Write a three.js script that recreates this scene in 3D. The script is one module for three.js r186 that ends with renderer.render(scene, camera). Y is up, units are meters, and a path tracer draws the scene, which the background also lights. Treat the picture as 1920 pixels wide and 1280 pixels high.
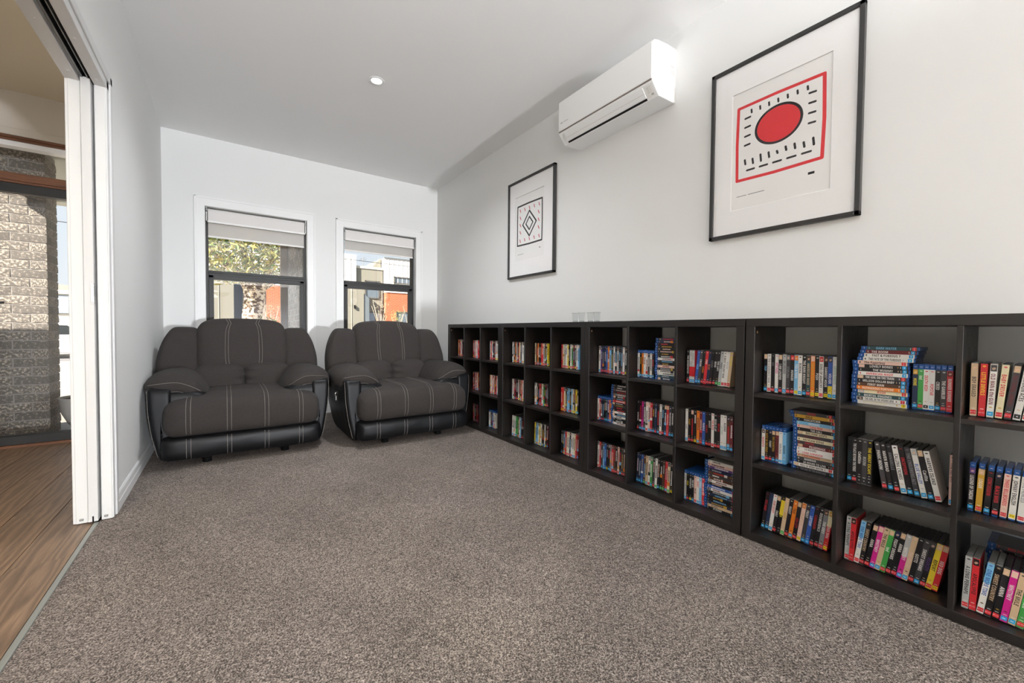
import * as THREE from 'three';
import { RoundedBoxGeometry } from 'three/addons/geometries/RoundedBoxGeometry.js';
import { mergeGeometries, mergeVertices } from 'three/addons/utils/BufferGeometryUtils.js';
import { ImprovedNoise } from 'three/addons/math/ImprovedNoise.js';

// ---------------------------------------------------------------- camera, sky, sun, exposure
const scene = new THREE.Scene();
const R = THREE.MathUtils.degToRad;
const camera = new THREE.PerspectiveCamera(2 * Math.atan(640 / 756.47) * 180 / Math.PI, 1920 / 1280, 0.02, 200);
{
  const yaw = R(35.419), pit = R(-1.480), rol = R(0.4654);
  const F = new THREE.Vector3(Math.sin(yaw) * Math.cos(pit), Math.sin(pit), -Math.cos(yaw) * Math.cos(pit));
  const r0 = new THREE.Vector3(Math.cos(yaw), 0, Math.sin(yaw)), u0 = r0.clone().cross(F);
  const rt = r0.clone().multiplyScalar(Math.cos(rol)).addScaledVector(u0, Math.sin(rol));
  const up = u0.clone().multiplyScalar(Math.cos(rol)).addScaledVector(r0, -Math.sin(rol));
  camera.position.set(-2.5415, 1.047, 5.481);
  camera.quaternion.setFromRotationMatrix(new THREE.Matrix4().makeBasis(rt, up, F.clone().negate()));
}
scene.add(camera);
const renderer = new THREE.WebGLRenderer({ antialias: true });
renderer.toneMapping = THREE.LinearToneMapping;
renderer.toneMappingExposure = 1.0;
renderer.shadowMap.enabled = true;

function dataTex(w, h, fn, srgb = true, rep = true) {                // fn(x, y) -> [r, g, b] 0..255
  const d = new Uint8Array(w * h * 4);
  for (let y = 0; y < h; y++) for (let x = 0; x < w; x++) {
    const c = fn(x, y), i = 4 * (y * w + x);
    d[i] = c[0]; d[i + 1] = c[1]; d[i + 2] = c[2]; d[i + 3] = 255;
  }
  const t = new THREE.DataTexture(d, w, h);
  if (srgb) t.colorSpace = THREE.SRGBColorSpace;
  if (rep) t.wrapS = t.wrapT = THREE.RepeatWrapping;
  t.magFilter = THREE.LinearFilter; t.minFilter = THREE.LinearMipmapLinearFilter; t.generateMipmaps = true; t.needsUpdate = true;
  return t;
}
let seed = 12345;
const rnd = () => { seed = (seed * 1664525 + 1013904223) >>> 0; return seed / 4294967296; };
const rr = (a, b) => a + (b - a) * rnd();
const clamp = (v, a = 0, b = 255) => Math.max(a, Math.min(b, v));
const per = new ImprovedNoise();
const noise = (x, y = 0, z = 0) => per.noise(x + 17.3, y + 5.7, z + 9.1);

// sky: pale hazy day, bluer overhead
{
  const w = 64, h = 128, d = new Float32Array(w * h * 4);
  for (let y = 0; y < h; y++) for (let x = 0; x < w; x++) {
    const el = (y + 0.5) / h * 180 - 90, k = clamp(el / 60, 0, 1), i = 4 * (y * w + x);
    const below = el < 0 ? 0.45 : 1, s = 0.95;
    d[i] = s * below * (0.90 - 0.50 * k); d[i + 1] = s * below * (0.97 - 0.34 * k); d[i + 2] = s * below * (1.02 - 0.10 * k); d[i + 3] = 1;
  }
  const t = new THREE.DataTexture(d, w, h, THREE.RGBAFormat, THREE.FloatType);
  t.mapping = THREE.EquirectangularReflectionMapping; t.magFilter = t.minFilter = THREE.LinearFilter; t.needsUpdate = true;
  scene.background = t; scene.environment = t;
}
const sun = new THREE.DirectionalLight(0xfff3e4, 23.0);
sun.position.set(-14.8, 11, 7.8); sun.target.position.set(0, 0, 0);
sun.castShadow = true; sun.shadow.mapSize.set(2048, 2048);
Object.assign(sun.shadow.camera, { left: -30, right: 30, top: 30, bottom: -30, near: 0.1, far: 80 });
scene.add(sun, sun.target);
const LAMP = { down: [15, 1], globe: [10, 345], up: 29, hall: 22, tint: 0xf4f8fe };                     // candela of the downlights, the globe pendant, the added fill lamps and the entry downlight

// ---------------------------------------------------------------- helpers
const used = {};
function numbered(n) { used[n] = (used[n] ?? -1) + 1; return used[n] ? n + '_' + String(used[n]).padStart(3, '0') : n; }
function tag(o, label, category, group, kind) {
  o.name = numbered(o.name);
  if (label) o.userData.label = label;
  if (category) o.userData.category = category;
  if (group) o.userData.group = group;
  if (kind) o.userData.kind = kind;
  return o;
}
function mesh(name, geo, mat, parent) {
  const m = new THREE.Mesh(Array.isArray(geo) ? (geo.length > 1 ? join(geo) : geo[0]) : geo, mat);
  m.name = name; m.castShadow = m.receiveShadow = true;
  if (parent) parent.add(m);
  return m;
}
function join(gs) { return mergeGeometries(gs.map((g) => g.index ? g.toNonIndexed() : g).map((g) => { for (const k of Object.keys(g.attributes)) if (!['position', 'normal', 'uv'].includes(k)) g.deleteAttribute(k); return g; })); }
function struct(name, geo, mat) { const m = mesh(name, geo, mat, scene); m.userData.kind = 'structure'; return m; }
function thing(name, label, category, pos = [0, 0, 0], group) {
  const g = new THREE.Group(); g.name = name; tag(g, label, category, group); g.position.set(...pos); scene.add(g); return g;
}
function metre(g, swap = false) {                                   // uv in metres by facing axis, u along the longest side
  const p = g.attributes.position, n = g.attributes.normal, uv = new Float32Array(p.count * 2);
  g.computeBoundingBox(); const s = g.boundingBox.getSize(new THREE.Vector3()).toArray();
  const long = s.indexOf(Math.max(...s));
  for (let i = 0; i < p.count; i++) {
    const a = [p.getX(i), p.getY(i), p.getZ(i)], m = [Math.abs(n.getX(i)), Math.abs(n.getY(i)), Math.abs(n.getZ(i))];
    const f = m.indexOf(Math.max(...m)); let [j, k] = [0, 1, 2].filter((q) => q !== f);
    if (k === long) [j, k] = [k, j];
    if (swap) [j, k] = [k, j];
    uv[2 * i] = a[j]; uv[2 * i + 1] = a[k];
  }
  g.setAttribute('uv', new THREE.BufferAttribute(uv, 2)); return g;
}
const bx = (x0, x1, y0, y1, z0, z1) => metre(new THREE.BoxGeometry(x1 - x0, y1 - y0, z1 - z0).translate((x0 + x1) / 2, (y0 + y1) / 2, (z0 + z1) / 2));
const rb = (x0, x1, y0, y1, z0, z1, r = 0.002, s = 2) => metre(new RoundedBoxGeometry(x1 - x0, y1 - y0, z1 - z0, s, r).translate((x0 + x1) / 2, (y0 + y1) / 2, (z0 + z1) / 2));
const cyl = (r0, r1, h, n = 24) => new THREE.CylinderGeometry(r0, r1, h, n);
const tube = (pts, r, n = 24, k = 6) => new THREE.TubeGeometry(new THREE.CatmullRomCurve3(pts.map((p) => p.isVector3 ? p : new THREE.Vector3(...p))), n, r, k);
const std = (color, roughness = 0.6, o = {}) => new THREE.MeshStandardMaterial({ color, roughness, ...o });
const rep = (t, u, v = u) => { const c = t.clone(); c.repeat.set(u, v); c.needsUpdate = true; return c; };
function extrude(pts, depth, o = {}) {
  const s = new THREE.Shape(pts.map((p) => new THREE.Vector2(...p)));
  return new THREE.ExtrudeGeometry(s, { depth, bevelEnabled: false, ...o });
}

// ---------------------------------------------------------------- shared textures and materials
const plasterBump = dataTex(256, 256, (x, y) => { const v = 128 + 40 * noise(x / 6, y / 6) + 30 * noise(x / 2.3, y / 2.3) + rr(-8, 8); return [v, v, v]; }, false);
const M = {
  wall: std(new THREE.Color(0.79, 0.79, 0.775), 0.75, { bumpMap: rep(plasterBump, 2.5), bumpScale: 0.0003 }),
  ceiling: std(new THREE.Color(0.92, 0.91, 0.895), 0.85, { bumpMap: rep(plasterBump, 2.5), bumpScale: 0.0002 }),
  hallWall: std(new THREE.Color(0.66, 0.61, 0.54), 0.8),
  trim: std(new THREE.Color(0.84, 0.838, 0.825), 0.38),
  jamb: std(new THREE.Color(0.69, 0.688, 0.675), 0.38),  // same white gloss as trim; the darker colour stands in for softer light
  door: std(new THREE.Color(0.63, 0.625, 0.61), 0.4),  // darkened further than the jambs, likewise in place of softer lamp light
  blackMetal: std(new THREE.Color(0.009, 0.0085, 0.008), 0.5),
  black: new THREE.MeshPhysicalMaterial({ color: 0x080808, roughness: 0.8, specularIntensity: 0.25 }),
  plastic: std(new THREE.Color(0.87, 0.87, 0.855), 0.4),
  chrome: std(0xcfcfcf, 0.22, { metalness: 1 }),
  steel: std(0x9a9b98, 0.4, { metalness: 0.85 }),
  glass: new THREE.MeshPhysicalMaterial({ color: 0xffffff, roughness: 0, transmission: 1, thickness: 0, ior: 1.5 }),
  ground: std(new THREE.Color(0.42, 0.39, 0.34), 0.95)
};
// ---------------------------------------------------------------- the room: x -3.06 .. 0, z 0 .. 17, ceiling 3.1
const XL = -3.06, ZB = 17, H = 3.1;
const DO = { z0: 2.43, z1: 5.2, head: 2.33 };                        // sliding door opening in the left wall
{
  // carpet
  const S = 1024, base = new Float32Array(S * S);
  for (let i = 0; i < S * S; i++) base[i] = rnd();
  const at = (x, y) => base[((y + S) % S) * S + ((x + S) % S)];
  const hgt = new Float32Array(S * S);
  for (let y = 0; y < S; y++) for (let x = 0; x < S; x++) {
    let v = 0, w = 0;
    for (let j = -2; j <= 2; j++) for (let i = -2; i <= 2; i++) { const k = Math.exp(-(i * i + j * j) / 2.6); v += k * at(x + i, y + j); w += k; }
    hgt[y * S + x] = clamp(0.5 + (v / w - 0.5) * 3.6, 0, 1);
  }
  const col = dataTex(S, S, (x, y) => {
    const v = hgt[y * S + x], w = at(x + 7, y + 3) - 0.5, k = clamp(v * 1.05 - 0.02 + 0.16 * w, 0, 1);
    return [70 + 122 * k, 62 + 116 * k, 57 + 110 * k];
  });
  const bump = dataTex(S, S, (x, y) => { const v = 255 * hgt[y * S + x]; return [v, v, v]; }, false);
  const g = new THREE.PlaneGeometry(3.06 + 0.045, ZB, 90, 180).rotateX(-Math.PI / 2).translate((XL - 0.045) / 2, 0, ZB / 2);
  const p = g.attributes.position, uv = g.attributes.uv, c = new Float32Array(p.count * 3);
  for (let i = 0; i < p.count; i++) {
    const x = p.getX(i), z = p.getZ(i);
    uv.setXY(i, x, z);
    const n = noise(x * 1.5 + 0.7 * z, z * 1.1, 3) * 0.12 + noise(x * 6, z * 5, 8) * 0.10 + noise(x * 3.2 - z * 2.2, x * 0.7 + z * 0.9, 1.7) * 0.12;
    const k = 0.92 + n; c[3 * i] = k; c[3 * i + 1] = k; c[3 * i + 2] = k * (1 + 0.03 * noise(x * 2, z * 2, 30));
    p.setY(i, 0.0025 * noise(x * 6, z * 6, 4));
  }
  g.setAttribute('color', new THREE.BufferAttribute(c, 3)); g.computeVertexNormals();
  struct('floor', g, std(0xffffff, 1, { map: rep(col, 0.95), bumpMap: rep(bump, 0.95), bumpScale: 0.006, vertexColors: true }));
  struct('floor_slab', bx(XL - 2.2, 0.3, -0.14, -0.012, -0.24, ZB), std(0x555049, 0.9));
}
// back wall with two window openings
const W1 = { x0: -2.713, x1: -1.716, y0: 0.285, y1: 2.368 }, W2 = { x0: -1.305, x1: -0.327, y0: 0.285, y1: 2.358 };
{
  const z0 = -0.24, z1 = 0, gs = [];
  gs.push(bx(XL - 0.13, W1.x0, 0, H, z0, z1), bx(W1.x1, W2.x0, 0, H, z0, z1), bx(W2.x1, 0.25, 0, H, z0, z1));
  for (const w of [W1, W2]) gs.push(bx(w.x0, w.x1, 0, w.y0, z0, z1), bx(w.x0, w.x1, w.y1, H, z0, z1));
  struct('wall_back', gs, M.wall);
  struct('wall_right', bx(0, 0.25, 0, H, 0, ZB + 0.2), M.wall);
  struct('wall_front', bx(XL - 0.13, 0, 0, H, ZB, ZB + 0.2), std(new THREE.Color(0.06, 0.06, 0.065), 0.85));  // unseen end wall, placed far back and darkened to shape lamp light and reflections
  struct('ceiling', bx(XL - 0.14, 0, H, H + 0.2, 0, ZB), M.ceiling);
  // left wall: two skins with the pocket of the sliding door between, header above the opening
  struct('wall_left', [bx(XL - 0.04, XL, 0, H, 0, DO.z0 - 0.02), bx(XL - 0.13, XL - 0.085, 0, H, 0, DO.z0 - 0.02),
    bx(XL - 0.04, XL, DO.head + 0.02, H, DO.z0 - 0.02, DO.z1), bx(XL - 0.13, XL - 0.085, DO.head + 0.02, H, DO.z0 - 0.02, DO.z1),
    bx(XL - 0.13, XL, 0, H, DO.z1, DO.z1 + 0.35)], M.wall);
}
// skirting boards
{
  const prof = [[0, 0], [0.016, 0], [0.016, 0.052], [0.013, 0.056], [0.011, 0.088], [0.004, 0.097], [0, 0.097]];
  const left = extrude(prof, DO.z0 - 0.1).translate(XL, 0, 0.0);
  struct('baseboard_left', metre(left), M.trim);
  const back = extrude(prof, -XL).rotateY(-Math.PI / 2);             // depth toward -x, profile toward +z
  struct('baseboard_back', metre(back), M.trim);
  const right = extrude(prof.map(([a, b]) => [-a, b]).reverse(), ZB);
  struct('baseboard_right', metre(right), M.trim);
}
// window casings, frames, glass
function makeWindow(n, w) {
  const g = new THREE.Group(); g.name = 'window_' + n; g.userData.kind = 'structure'; scene.add(g);
  const c = 0.088, t = 0.018, cas = [];
  const o = { x0: w.x0 - c, x1: w.x1 + c, y0: w.y0 - c, y1: w.y1 + 0.095 };
  for (const [a, b, cc, d] of [[o.x0, w.x0 + 0.004, o.y0, o.y1], [w.x1 - 0.004, o.x1, o.y0, o.y1], [w.x0, w.x1, w.y1 - 0.004, o.y1], [w.x0, w.x1, o.y0, w.y0 + 0.004]]) {
    cas.push(rb(a, b, cc, d, 0, t, 0.004)); }
  // raised back band of the casing
  for (const [a, b, cc, d] of [[o.x0, o.x0 + 0.02, o.y0, o.y1], [o.x1 - 0.02, o.x1, o.y0, o.y1], [o.x0, o.x1, o.y1 - 0.02, o.y1], [o.x0, o.x1, o.y0, o.y0 + 0.02]]) cas.push(rb(a, b, cc, d, t - 0.004, t + 0.005, 0.003));
  mesh('casing', cas, M.trim, g);
  const rv = 0.006, zr = -0.075;
  mesh('reveal', [bx(w.x0, w.x0 + rv, w.y0, w.y1, zr, 0.002), bx(w.x1 - rv, w.x1, w.y0, w.y1, zr, 0.002), bx(w.x0, w.x1, w.y1 - rv, w.y1, zr, 0.002), bx(w.x0, w.x1, w.y0, w.y0 + rv, zr, 0.002)], M.trim, g);
  const f = 0.03, z0 = -0.16, z1 = -0.075, ym = 1.645;
  mesh('window_frame', [rb(w.x0, w.x0 + f, w.y0, w.y1, z0, z1), rb(w.x1 - f, w.x1, w.y0, w.y1, z0, z1), rb(w.x0, w.x1, w.y1 - 0.04, w.y1, z0, z1), rb(w.x0, w.x1, w.y0, w.y0 + 0.05, z0, z1)], M.blackMetal, g);
  mesh('mid_rail', [rb(w.x0 + f, w.x1 - f, ym - 0.012, ym + 0.042, z0, z1 + 0.006), rb(w.x0 + f, w.x1 - f, ym + 0.01, ym + 0.02, z1, z1 + 0.012, 0.003)], M.blackMetal, g);
  const s0 = w.x0 + f, s1 = w.x1 - f, sw = 0.043, zs = -0.085;
  const sash = mesh('sash', [rb(s0, s0 + sw, w.y0 + 0.05, ym - 0.01, zs - 0.05, zs + 0.012), rb(s1 - sw, s1, w.y0 + 0.05, ym - 0.01, zs - 0.05, zs + 0.012), rb(s0, s1, ym - 0.055, ym - 0.01, zs - 0.05, zs + 0.012), rb(s0, s1, w.y0 + 0.05, w.y0 + 0.1, zs - 0.05, zs + 0.012)], M.blackMetal, g);
  mesh('pane', bx(s0 + sw - 0.01, s1 - sw + 0.01, w.y0 + 0.09, ym - 0.05, -0.112, -0.108), M.glass, sash);
  mesh('pane', bx(w.x0 + f - 0.005, w.x1 - f + 0.005, ym + 0.035, w.y1 - 0.035, -0.122, -0.118), M.glass, g);
}
makeWindow(1, W1); makeWindow(2, W2);
// double roller blinds, both rolled nearly up
const blindFab = new THREE.MeshPhysicalMaterial({ color: new THREE.Color(0.84, 0.81, 0.785), roughness: 0.95, transmission: 0.12, thickness: 0 });
const sheerFab = new THREE.MeshPhysicalMaterial({ color: new THREE.Color(0.72, 0.69, 0.65), roughness: 0.35, transmission: 0.45, thickness: 0 });
const barMat = std(new THREE.Color(0.86, 0.84, 0.81), 0.35);
function blind(w, label, y1, y2) {
  const g = thing('roller_blind', label, 'roller blind', [(w.x0 + w.x1) / 2, w.y1 - 0.01, -0.03]);
  const hw = (w.x1 - w.x0) / 2 - 0.03, Y = (y) => y - (w.y1 - 0.01);
  const rollF = cyl(0.022, 0.022, 2 * hw, 20).rotateZ(Math.PI / 2).translate(0, -0.034, 0.002);
  mesh('fabric', [rb(-hw, hw, Y(y1), -0.03, 0.02, 0.0225, 0.001, 1), rollF], blindFab, g);
  mesh('bottom_bar', rb(-hw - 0.004, hw + 0.006, Y(y1) - 0.02, Y(y1) + 0.002, 0.014, 0.028, 0.005, 3), barMat, g);
  mesh('sheer_fabric', rb(-hw, hw, Y(y2), -0.03, -0.022, -0.0205, 0.0006, 1), sheerFab, g);
  mesh('bottom_bar', rb(-hw - 0.002, hw + 0.002, Y(y2) - 0.018, Y(y2) + 0.002, -0.028, -0.016, 0.005, 3), barMat, g);
  for (const s of [-1, 1]) mesh('bracket', [rb(s * (hw + 0.012) - 0.006, s * (hw + 0.012) + 0.006, -0.15, 0.002, -0.03, 0.03, 0.002), cyl(0.016, 0.016, 0.012, 16).rotateZ(Math.PI / 2).translate(s * (hw + 0.01), -0.034, 0.03)], M.steel, g);
  const ch = []; for (let i = 0; i < 70; i++) ch.push(new THREE.SphereGeometry(0.0022, 5, 4).translate(-hw - 0.018, -0.12 - 0.012 * i, 0.02));
  const c = mesh('bead_chain', ch, M.steel, g); c.userData.kind = 'stuff';
}
blind(W1, 'grey double roller blind rolled high in the left window above the recliner near the wall', 2.215, 2.06);
blind(W2, 'grey double roller blind rolled high in the right window, nearer the bookcases', 2.215, 2.085);

// architraves and jambs of the sliding door, header slot with its track
{
  const g = new THREE.Group(); g.name = 'door_1'; g.userData.kind = 'structure'; scene.add(g);
  const z = DO.z0, hd = DO.head;
  // stepped jambs either side of the leaf
  const jr = (a, b, e = 0) => [rb(a, b, 0.004, hd + 0.02, z - 0.09, z + e, 0.003)];
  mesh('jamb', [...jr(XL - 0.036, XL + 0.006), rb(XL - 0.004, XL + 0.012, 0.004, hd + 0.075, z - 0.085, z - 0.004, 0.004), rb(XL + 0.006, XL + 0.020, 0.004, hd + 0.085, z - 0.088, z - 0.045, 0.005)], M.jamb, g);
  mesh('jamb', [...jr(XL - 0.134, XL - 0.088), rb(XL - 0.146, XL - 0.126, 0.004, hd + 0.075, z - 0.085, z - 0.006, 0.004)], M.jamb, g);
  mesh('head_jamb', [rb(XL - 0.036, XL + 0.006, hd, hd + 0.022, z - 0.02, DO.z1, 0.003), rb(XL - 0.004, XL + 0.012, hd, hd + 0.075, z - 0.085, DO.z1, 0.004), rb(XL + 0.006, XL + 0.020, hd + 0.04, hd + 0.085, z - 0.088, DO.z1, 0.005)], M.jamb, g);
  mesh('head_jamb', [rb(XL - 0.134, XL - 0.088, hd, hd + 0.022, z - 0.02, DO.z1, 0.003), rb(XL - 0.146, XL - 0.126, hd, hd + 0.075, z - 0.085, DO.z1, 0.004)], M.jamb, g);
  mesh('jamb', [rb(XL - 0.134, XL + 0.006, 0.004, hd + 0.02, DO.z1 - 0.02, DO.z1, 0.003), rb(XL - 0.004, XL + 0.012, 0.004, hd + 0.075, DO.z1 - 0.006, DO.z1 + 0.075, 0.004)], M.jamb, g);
  mesh('door_track', [bx(XL - 0.085, XL - 0.04, hd + 0.05, hd + 0.06, z - 0.9, DO.z1)], M.black, g);
  mesh('track_rail', [rb(XL - 0.081, XL - 0.071, hd + 0.012, hd + 0.05, z - 0.9, DO.z1), rb(XL - 0.056, XL - 0.05, hd + 0.012, hd + 0.05, z - 0.9, DO.z1)], std(0x6d6f6e, 0.35, { metalness: 0.7 }), g);
  const cap = () => new THREE.SphereGeometry(0.008, 14, 8, 0, Math.PI * 2, 0, Math.PI / 2).scale(1, 0.35, 1).rotateX(Math.PI);
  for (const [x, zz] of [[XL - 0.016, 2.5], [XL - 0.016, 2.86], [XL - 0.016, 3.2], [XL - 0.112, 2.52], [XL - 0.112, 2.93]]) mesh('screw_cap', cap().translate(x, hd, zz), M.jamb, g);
  for (const x of [XL - 0.018, XL - 0.112]) mesh('floor_guide', rb(x - 0.008, x + 0.008, 0.02, 0.03, z - 0.002, z + 0.008, 0.003), M.steel, g);
  // leaf, nearly all inside its pocket
  const d = thing('sliding_door', 'white cavity sliding door pushed back into its pocket, only its edge showing', 'door', [XL - 0.0625, 0.012, 0]);
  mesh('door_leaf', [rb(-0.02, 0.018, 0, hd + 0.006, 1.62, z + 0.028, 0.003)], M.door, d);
  mesh('edge_pull', [rb(0.004, 0.0185, 1.16, 1.27, z + 0.012, z + 0.029, 0.002), rb(0.006, 0.0195, 1.168, 1.182, z + 0.022, z + 0.0305, 0.002), rb(0.006, 0.0195, 1.25, 1.262, z + 0.022, z + 0.0305, 0.002)], M.chrome, d);
  mesh('guide_slot', bx(-0.004, 0.002, 0.0, 0.03, z + 0.02, z + 0.0288), M.black, d);
}
// carpet edge strip
struct('trim_1', rb(XL - 0.063, XL - 0.043, -0.004, 0.006, DO.z0 + 0.02, DO.z1 - 0.02, 0.003), std(0x9d9f98, 0.45, { metalness: 0.4 }));

// ---------------------------------------------------------------- lamps
const glow = std(0xffffff, 0.5, { emissive: 0xfff4e2, emissiveIntensity: 2.6 });
function downlight(x, z, label, power) {
  const g = thing('downlight', label, 'downlight', [x, H, z]);
  mesh('trim_ring', new THREE.LatheGeometry([[0.043, -0.002], [0.047, -0.006], [0.058, -0.005], [0.062, 0]].map((p) => new THREE.Vector2(...p)), 40), M.trim, g);
  mesh('lens', new THREE.CircleGeometry(0.046, 36).rotateX(Math.PI / 2).translate(0, -0.002, 0), glow, g);
  const s = new THREE.SpotLight(LAMP.tint, power, 0, R(78), 0.7, 2); s.position.set(x, H - 0.012, z); s.target.position.set(x, 0, z);
  s.castShadow = true; s.shadow.radius = 3; scene.add(s, s.target);
}
downlight(-1.506, 2.07, 'round recessed downlight glowing in the white ceiling', LAMP.down[0]);
downlight(-1.506, 9.0, 'unseen downlight added in the ceiling at the far end behind the camera', LAMP.down[1]);  // unseen lamp added to even out the room light
function globe(x, y, z, label, power) {
  const g = thing('globe_pendant', label, 'pendant lamp', [x, H, z]);
  mesh('canopy', cyl(0.05, 0.055, 0.025, 28).translate(0, -0.0125, 0), M.plastic, g);
  mesh('cord', cyl(0.003, 0.003, H - y - 0.15, 8).translate(0, -(H - y - 0.15) / 2 - 0.01, 0), M.plastic, g);
  mesh('globe_shade', new THREE.SphereGeometry(0.16, 36, 24).translate(0, y - H, 0), std(0xffffff, 0.4, { emissive: 0xfff6ea, emissiveIntensity: 1.6 }), g);
  const p = new THREE.PointLight(LAMP.tint, power, 0, 2); p.position.set(x, y, z); p.castShadow = true; p.shadow.radius = 8; scene.add(p);
}
globe(-2.9, 2.54, 16.0, 'white opal globe pendant hanging behind the camera', LAMP.globe[0]);
{  // unseen fill lamp added far back to light the room evenly
  const [x, y, z] = [-0.6, 0.56, 16.2], g = thing('fill_lamp', 'added unseen fill lamp, a low white globe at the far end behind the camera', 'fill lamp', [x, 0, z]);
  mesh('base', new THREE.LatheGeometry([[0, 0], [0.15, 0], [0.15, 0.012], [0.03, 0.03], [0.012, 0.05], [0, 0.05]].map((p) => new THREE.Vector2(...p)), 36), M.blackMetal, g);
  mesh('pole', cyl(0.011, 0.011, y - 0.26, 14).translate(0, (y - 0.26) / 2 + 0.03, 0), M.blackMetal, g);
  mesh('globe_shade', new THREE.SphereGeometry(0.24, 36, 24).translate(0, y, 0), std(0xffffff, 0.4, { emissive: 0xfff6ea, emissiveIntensity: 1.6 }), g);
  const p = new THREE.PointLight(LAMP.tint, LAMP.globe[1], 0, 2); p.position.set(x, y, z); p.castShadow = true; p.shadow.radius = 11; scene.add(p);
}
{
  // added fill light, unseen behind the camera: an open bowl that washes the ceiling
  const [x, y, z] = [-2.6, 1.9, 6.3], g = thing('fill_uplight', 'unseen added fill lamp with an open bowl, standing behind the camera', 'fill lamp', [x, 0, z]);
  mesh('base', new THREE.LatheGeometry([[0, 0], [0.14, 0], [0.14, 0.012], [0.03, 0.03], [0.012, 0.05], [0, 0.05]].map((p) => new THREE.Vector2(...p)), 36), M.blackMetal, g);
  mesh('pole', cyl(0.011, 0.011, y - 0.12, 14).translate(0, (y - 0.12) / 2 + 0.03, 0), M.blackMetal, g);
  mesh('bowl', new THREE.LatheGeometry([[0, -0.09], [0.06, -0.08], [0.14, -0.03], [0.17, 0.02], [0.165, 0.02], [0.135, -0.024], [0.055, -0.07], [0, -0.08]].map((p) => new THREE.Vector2(...p)), 40).translate(0, y, 0), M.blackMetal, g);
  mesh('lens', new THREE.CircleGeometry(0.15, 36).rotateX(-Math.PI / 2).translate(0, y - 0.005, 0), std(0xffffff, 0.5, { emissive: 0xfff8ee, emissiveIntensity: 1.6 }), g);
  const s = new THREE.SpotLight(LAMP.tint, LAMP.up, 0, R(84), 0.2, 2); s.position.set(x, y + 0.03, z); s.target.position.set(x, 4, z); s.castShadow = true; s.shadow.radius = 8; scene.add(s, s.target);
}
// ---------------------------------------------------------------- recliners
const fabBump = dataTex(256, 256, (x, y) => { const v = 128 + 50 * noise(x / 5, y / 5) + 40 * Math.sin(x * 0.8) * Math.sin(y * 0.8) + rr(-30, 30); return [v, v, v]; }, false);
const fabCol = dataTex(256, 256, (x, y) => { const k = 1 + 0.10 * noise(x / 20, y / 20) + 0.07 * noise(x / 5, y / 5, 3) + rr(-0.06, 0.06); return [46 * k, 41 * k, 38.5 * k]; });
const leatherBump = dataTex(256, 256, (x, y) => { const v = 128 + 60 * Math.abs(noise(x / 5, y / 5)) - 50 * Math.abs(noise(x / 3, y / 3, 5)); return [v, v, v]; }, false);
const fabric = new THREE.MeshPhysicalMaterial({ map: rep(fabCol, 5), roughness: 0.92, bumpMap: rep(fabBump, 8), bumpScale: 0.0012, sheen: 0.12, sheenRoughness: 0.6, sheenColor: new THREE.Color(0.22, 0.2, 0.19) });
const leather = new THREE.MeshPhysicalMaterial({ specularIntensity: 0.42, ...{ color: new THREE.Color(0.005, 0.0052, 0.006), roughness: 0.4, bumpMap: rep(leatherBump, 10), bumpScale: 0.0006 } });
const threadMat = std(new THREE.Color(0.22, 0.2, 0.18), 0.8);

// a cushion: superellipsoid with its own exponent per axis, then bent by warp(position, unit position)
function cushion(w, h, d, ex, warp, seg = 22) {
  const at = (x, y, z) => {
    const m = Math.max(Math.abs(x), Math.abs(y), Math.abs(z)); x /= m; y /= m; z /= m;
    let lo = 0, hi = 1.001;
    for (let i = 0; i < 26; i++) { const t = (lo + hi) / 2; (Math.abs(t * x) ** ex[0] + Math.abs(t * y) ** ex[1] + Math.abs(t * z) ** ex[2] > 1) ? hi = t : lo = t; }
    const q = new THREE.Vector3(x * lo, y * lo, z * lo), p = new THREE.Vector3(q.x * w / 2, q.y * h / 2, q.z * d / 2);
    warp(p, q); return p;
  };
  const k = (n) => Math.max(8, Math.round(seg * n));
  const big = Math.max(w, h, d);
  let g = new THREE.BoxGeometry(2, 2, 2, k(Math.sqrt(w / big) * 1.6), k(Math.sqrt(h / big) * 1.6), k(Math.sqrt(d / big) * 1.6));
  const P = g.attributes.position;
  // crowd the grid towards the edges, where the rounding is
  const ease = (t) => Math.sin(t * Math.PI / 2) * 0.55 + t * 0.45;
  for (let i = 0; i < P.count; i++) { const v = at(ease(P.getX(i)), ease(P.getY(i)), ease(P.getZ(i))); P.setXYZ(i, v.x, v.y, v.z); }
  g.deleteAttribute('uv'); g.deleteAttribute('normal'); g = mergeVertices(g, 1e-5); g.computeVertexNormals();
  const p = g.attributes.position, uv = new Float32Array(p.count * 2);
  for (let i = 0; i < p.count; i++) { uv[2 * i] = p.getX(i) + 0.3 * p.getZ(i); uv[2 * i + 1] = p.getY(i) - p.getZ(i); }
  g.setAttribute('uv', new THREE.BufferAttribute(uv, 2));
  g.at = at; return g;
}
const atX = (pts, x) => pts.map((v) => v.setX(x));
function stitches(pts, r = 0.0019) {                                 // dashes along a path
  const c = new THREE.CatmullRomCurve3(pts), L = c.getLength(), n = Math.max(2, Math.round(L / 0.0125)), gs = [];
  for (let i = 0; i < n; i++) gs.push(new THREE.TubeGeometry(new THREE.LineCurve3(c.getPointAt(i / n), c.getPointAt(Math.min(1, (i + 0.72) / n))), 1, r, 5));
  return gs;
}
const along = (g, f, n, off) => { const a = []; for (let i = 0; i <= n; i++) { const v = g.at(...f(i / n)); a.push(v.add(off)); } return a; };
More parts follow.
